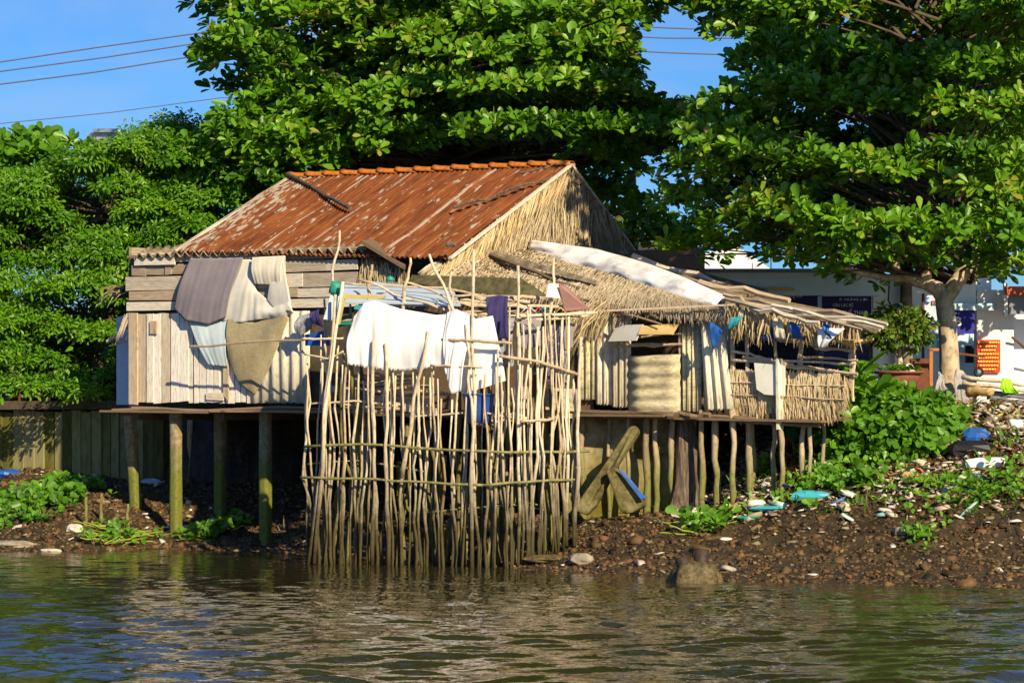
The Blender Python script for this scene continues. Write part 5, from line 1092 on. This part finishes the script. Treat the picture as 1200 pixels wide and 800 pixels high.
part('frame', 'orange', gt, [(1089, 410, 1093, 470), (1089, 408, 1108, 411)], 41, .05); mb = MB()
mb.beam(P(1108, 412, 41), P(1154, 418, 41), .03, .03); mb.beam(P(1153, 418, 41), P(1153, 452, 41), .03, .03); mb.beam(P(1142, 416, 41), P(1142, 460, 41), .03, .03)
for i in range(14): x = 1094+i*4.2; mb.beam(P(x, 411+max(0, x-1108)*.13, 41), P(x, 470, 41), .012, .012)
mb.build('bars', M['rusty'], gt); part('leaf', 'rusty', gt, [(1066, 420, 1089, 480)], 41.4, .05)
wh = empty('wheel', P(1147, 437, 40.8), 'small dark wheel with teal hub hanging on the rusty gate', 'wheel'); mb = MB(); mb.tube([P(1147, 436, 40.8)+Vector((math.cos(t)*.055, 0, math.sin(t)*.055)) for t in np.linspace(0, 6.28, 18)], .018, 6); mb.build('tyre', M['black'], wh, True); mb = MB(); mb.blob(P(1147, 436, 40.78), .03, (1, .5, 1), .5, .02); mb.build('hub', M['teal'], wh, True)
# white tent and house tops behind
tn = empty('white_tent', P(850, 480, 56), 'white peaked canopy behind the cyan building', 'tent'); mb = MB()
ap = P(858, 285, 56)
for a, b in [((800, 322), (915, 320))]:
    q = [P(770, 322, 54.5), P(912, 322, 54.5), P(912, 322, 58), P(770, 322, 58)]
    for i in range(4): mb.prism([ap, q[i], q[(i+1) % 4]], (q[i]-ap).cross(q[(i+1) % 4]-ap), .02, .5)
mb.build('canopy', M['tent'], tn); part('post', 'wall_w', tn, [(770, 318, 776, 478)], 54.6, .1)
br = empty('blue_roofed_house', P(760, 480, 60), 'house with a low blue roof seen through the gap right of the gable', 'house'); part('wall', 'wall_w', br, [(700, 285, 800, 480)], 60.2, .3); part('roof', 'sign_blue' if 0 else 'greymetal', br, [(690, 264, 806, 287)], 59.8, .8)
ph = empty('pale_house', P(130, 480, 62), 'pale house whose top shows over the small-leaved tree', 'house'); part('wall', 'tent', ph, [(105, 157, 178, 480)], 62, .5); part('roof', 'tent', ph, [(112, 153, 140, 157)], 62, .8); part('window', 'grille', ph, [(120, 170, 130, 190)], 61.6, .1)
th_ = empty('teal_shack', P(0, 480, 49), 'teal walled shack with striped curtain behind the leaves at the far left edge', 'shack'); part('wall', 'teal', th_, [(-60, 236, 14, 480)], 49.8, .1); part('curtain', 'tent', th_, [(-4, 246, 14, 257)], 49.6, .04); part('stripes', 'red', th_, [(0, 246, 2, 257), (6, 246, 8, 257), (11, 246, 12, 257)], 49.55, .03)
sp = empty('timber_stall', P(40, 480, 45.4), 'rusty brown timber stall in the shade behind the pile wall', 'stall'); part('post', 'rusty', sp, [(20, 445, 24, 480)], 45.6, .1); part('board', 'rusty', sp, [(20, 448, 36, 458)], 45.7, .08); part('rail', 'rusty', sp, [(0, 462, 60, 465)], 45.6, .05); part('shade_panel', 'dark', sp, [(-80, 420, 150, 482)], 48.5, .1)  # wide near-black panel paints the shade behind the stall
part('box', 'pinktarp', sp, [(50, 466, 58, 472)], 45.5, .1)
# wires
for i, (pl_, lab) in enumerate([([(-60, 80), (0, 73), (120, 55), (255, 36), (520, 20), (780, 33), (860, 36)], 'top power line crossing the sky at left'), ([(-60, 90), (0, 84), (120, 68), (250, 48), (520, 32), (780, 45), (870, 45)], 'second power line from the top'), ([(-60, 106), (0, 99), (110, 85), (222, 67), (520, 48), (780, 62), (870, 65)], 'third power line from the top, a little below the second'), ([(-60, 148), (0, 145), (130, 132), (265, 114), (520, 150), (740, 195), (800, 188)], 'lowest and faintest power line just above the tree tops')]):
    Yw = 66 if i < 3 else 72; mb = MB(); q = [P(a, b, Yw) for a, b in pl_]; ql = []
    for j in range(60):
        t = j/59; xx = lerp(q[0].x, q[-1].x, t); ql.append(Vector((xx, Yw, float(np.interp(xx, [a.x for a in q], [a.z for a in q])))))
    mb.tube(ql, .016 if i < 3 else .011, 5); tag(mb.build('power_line', M['wire'], None, True), lab, 'power line', 'power lines')
for o in bpy.data.objects:
    if '_w' in o: del o['_w']
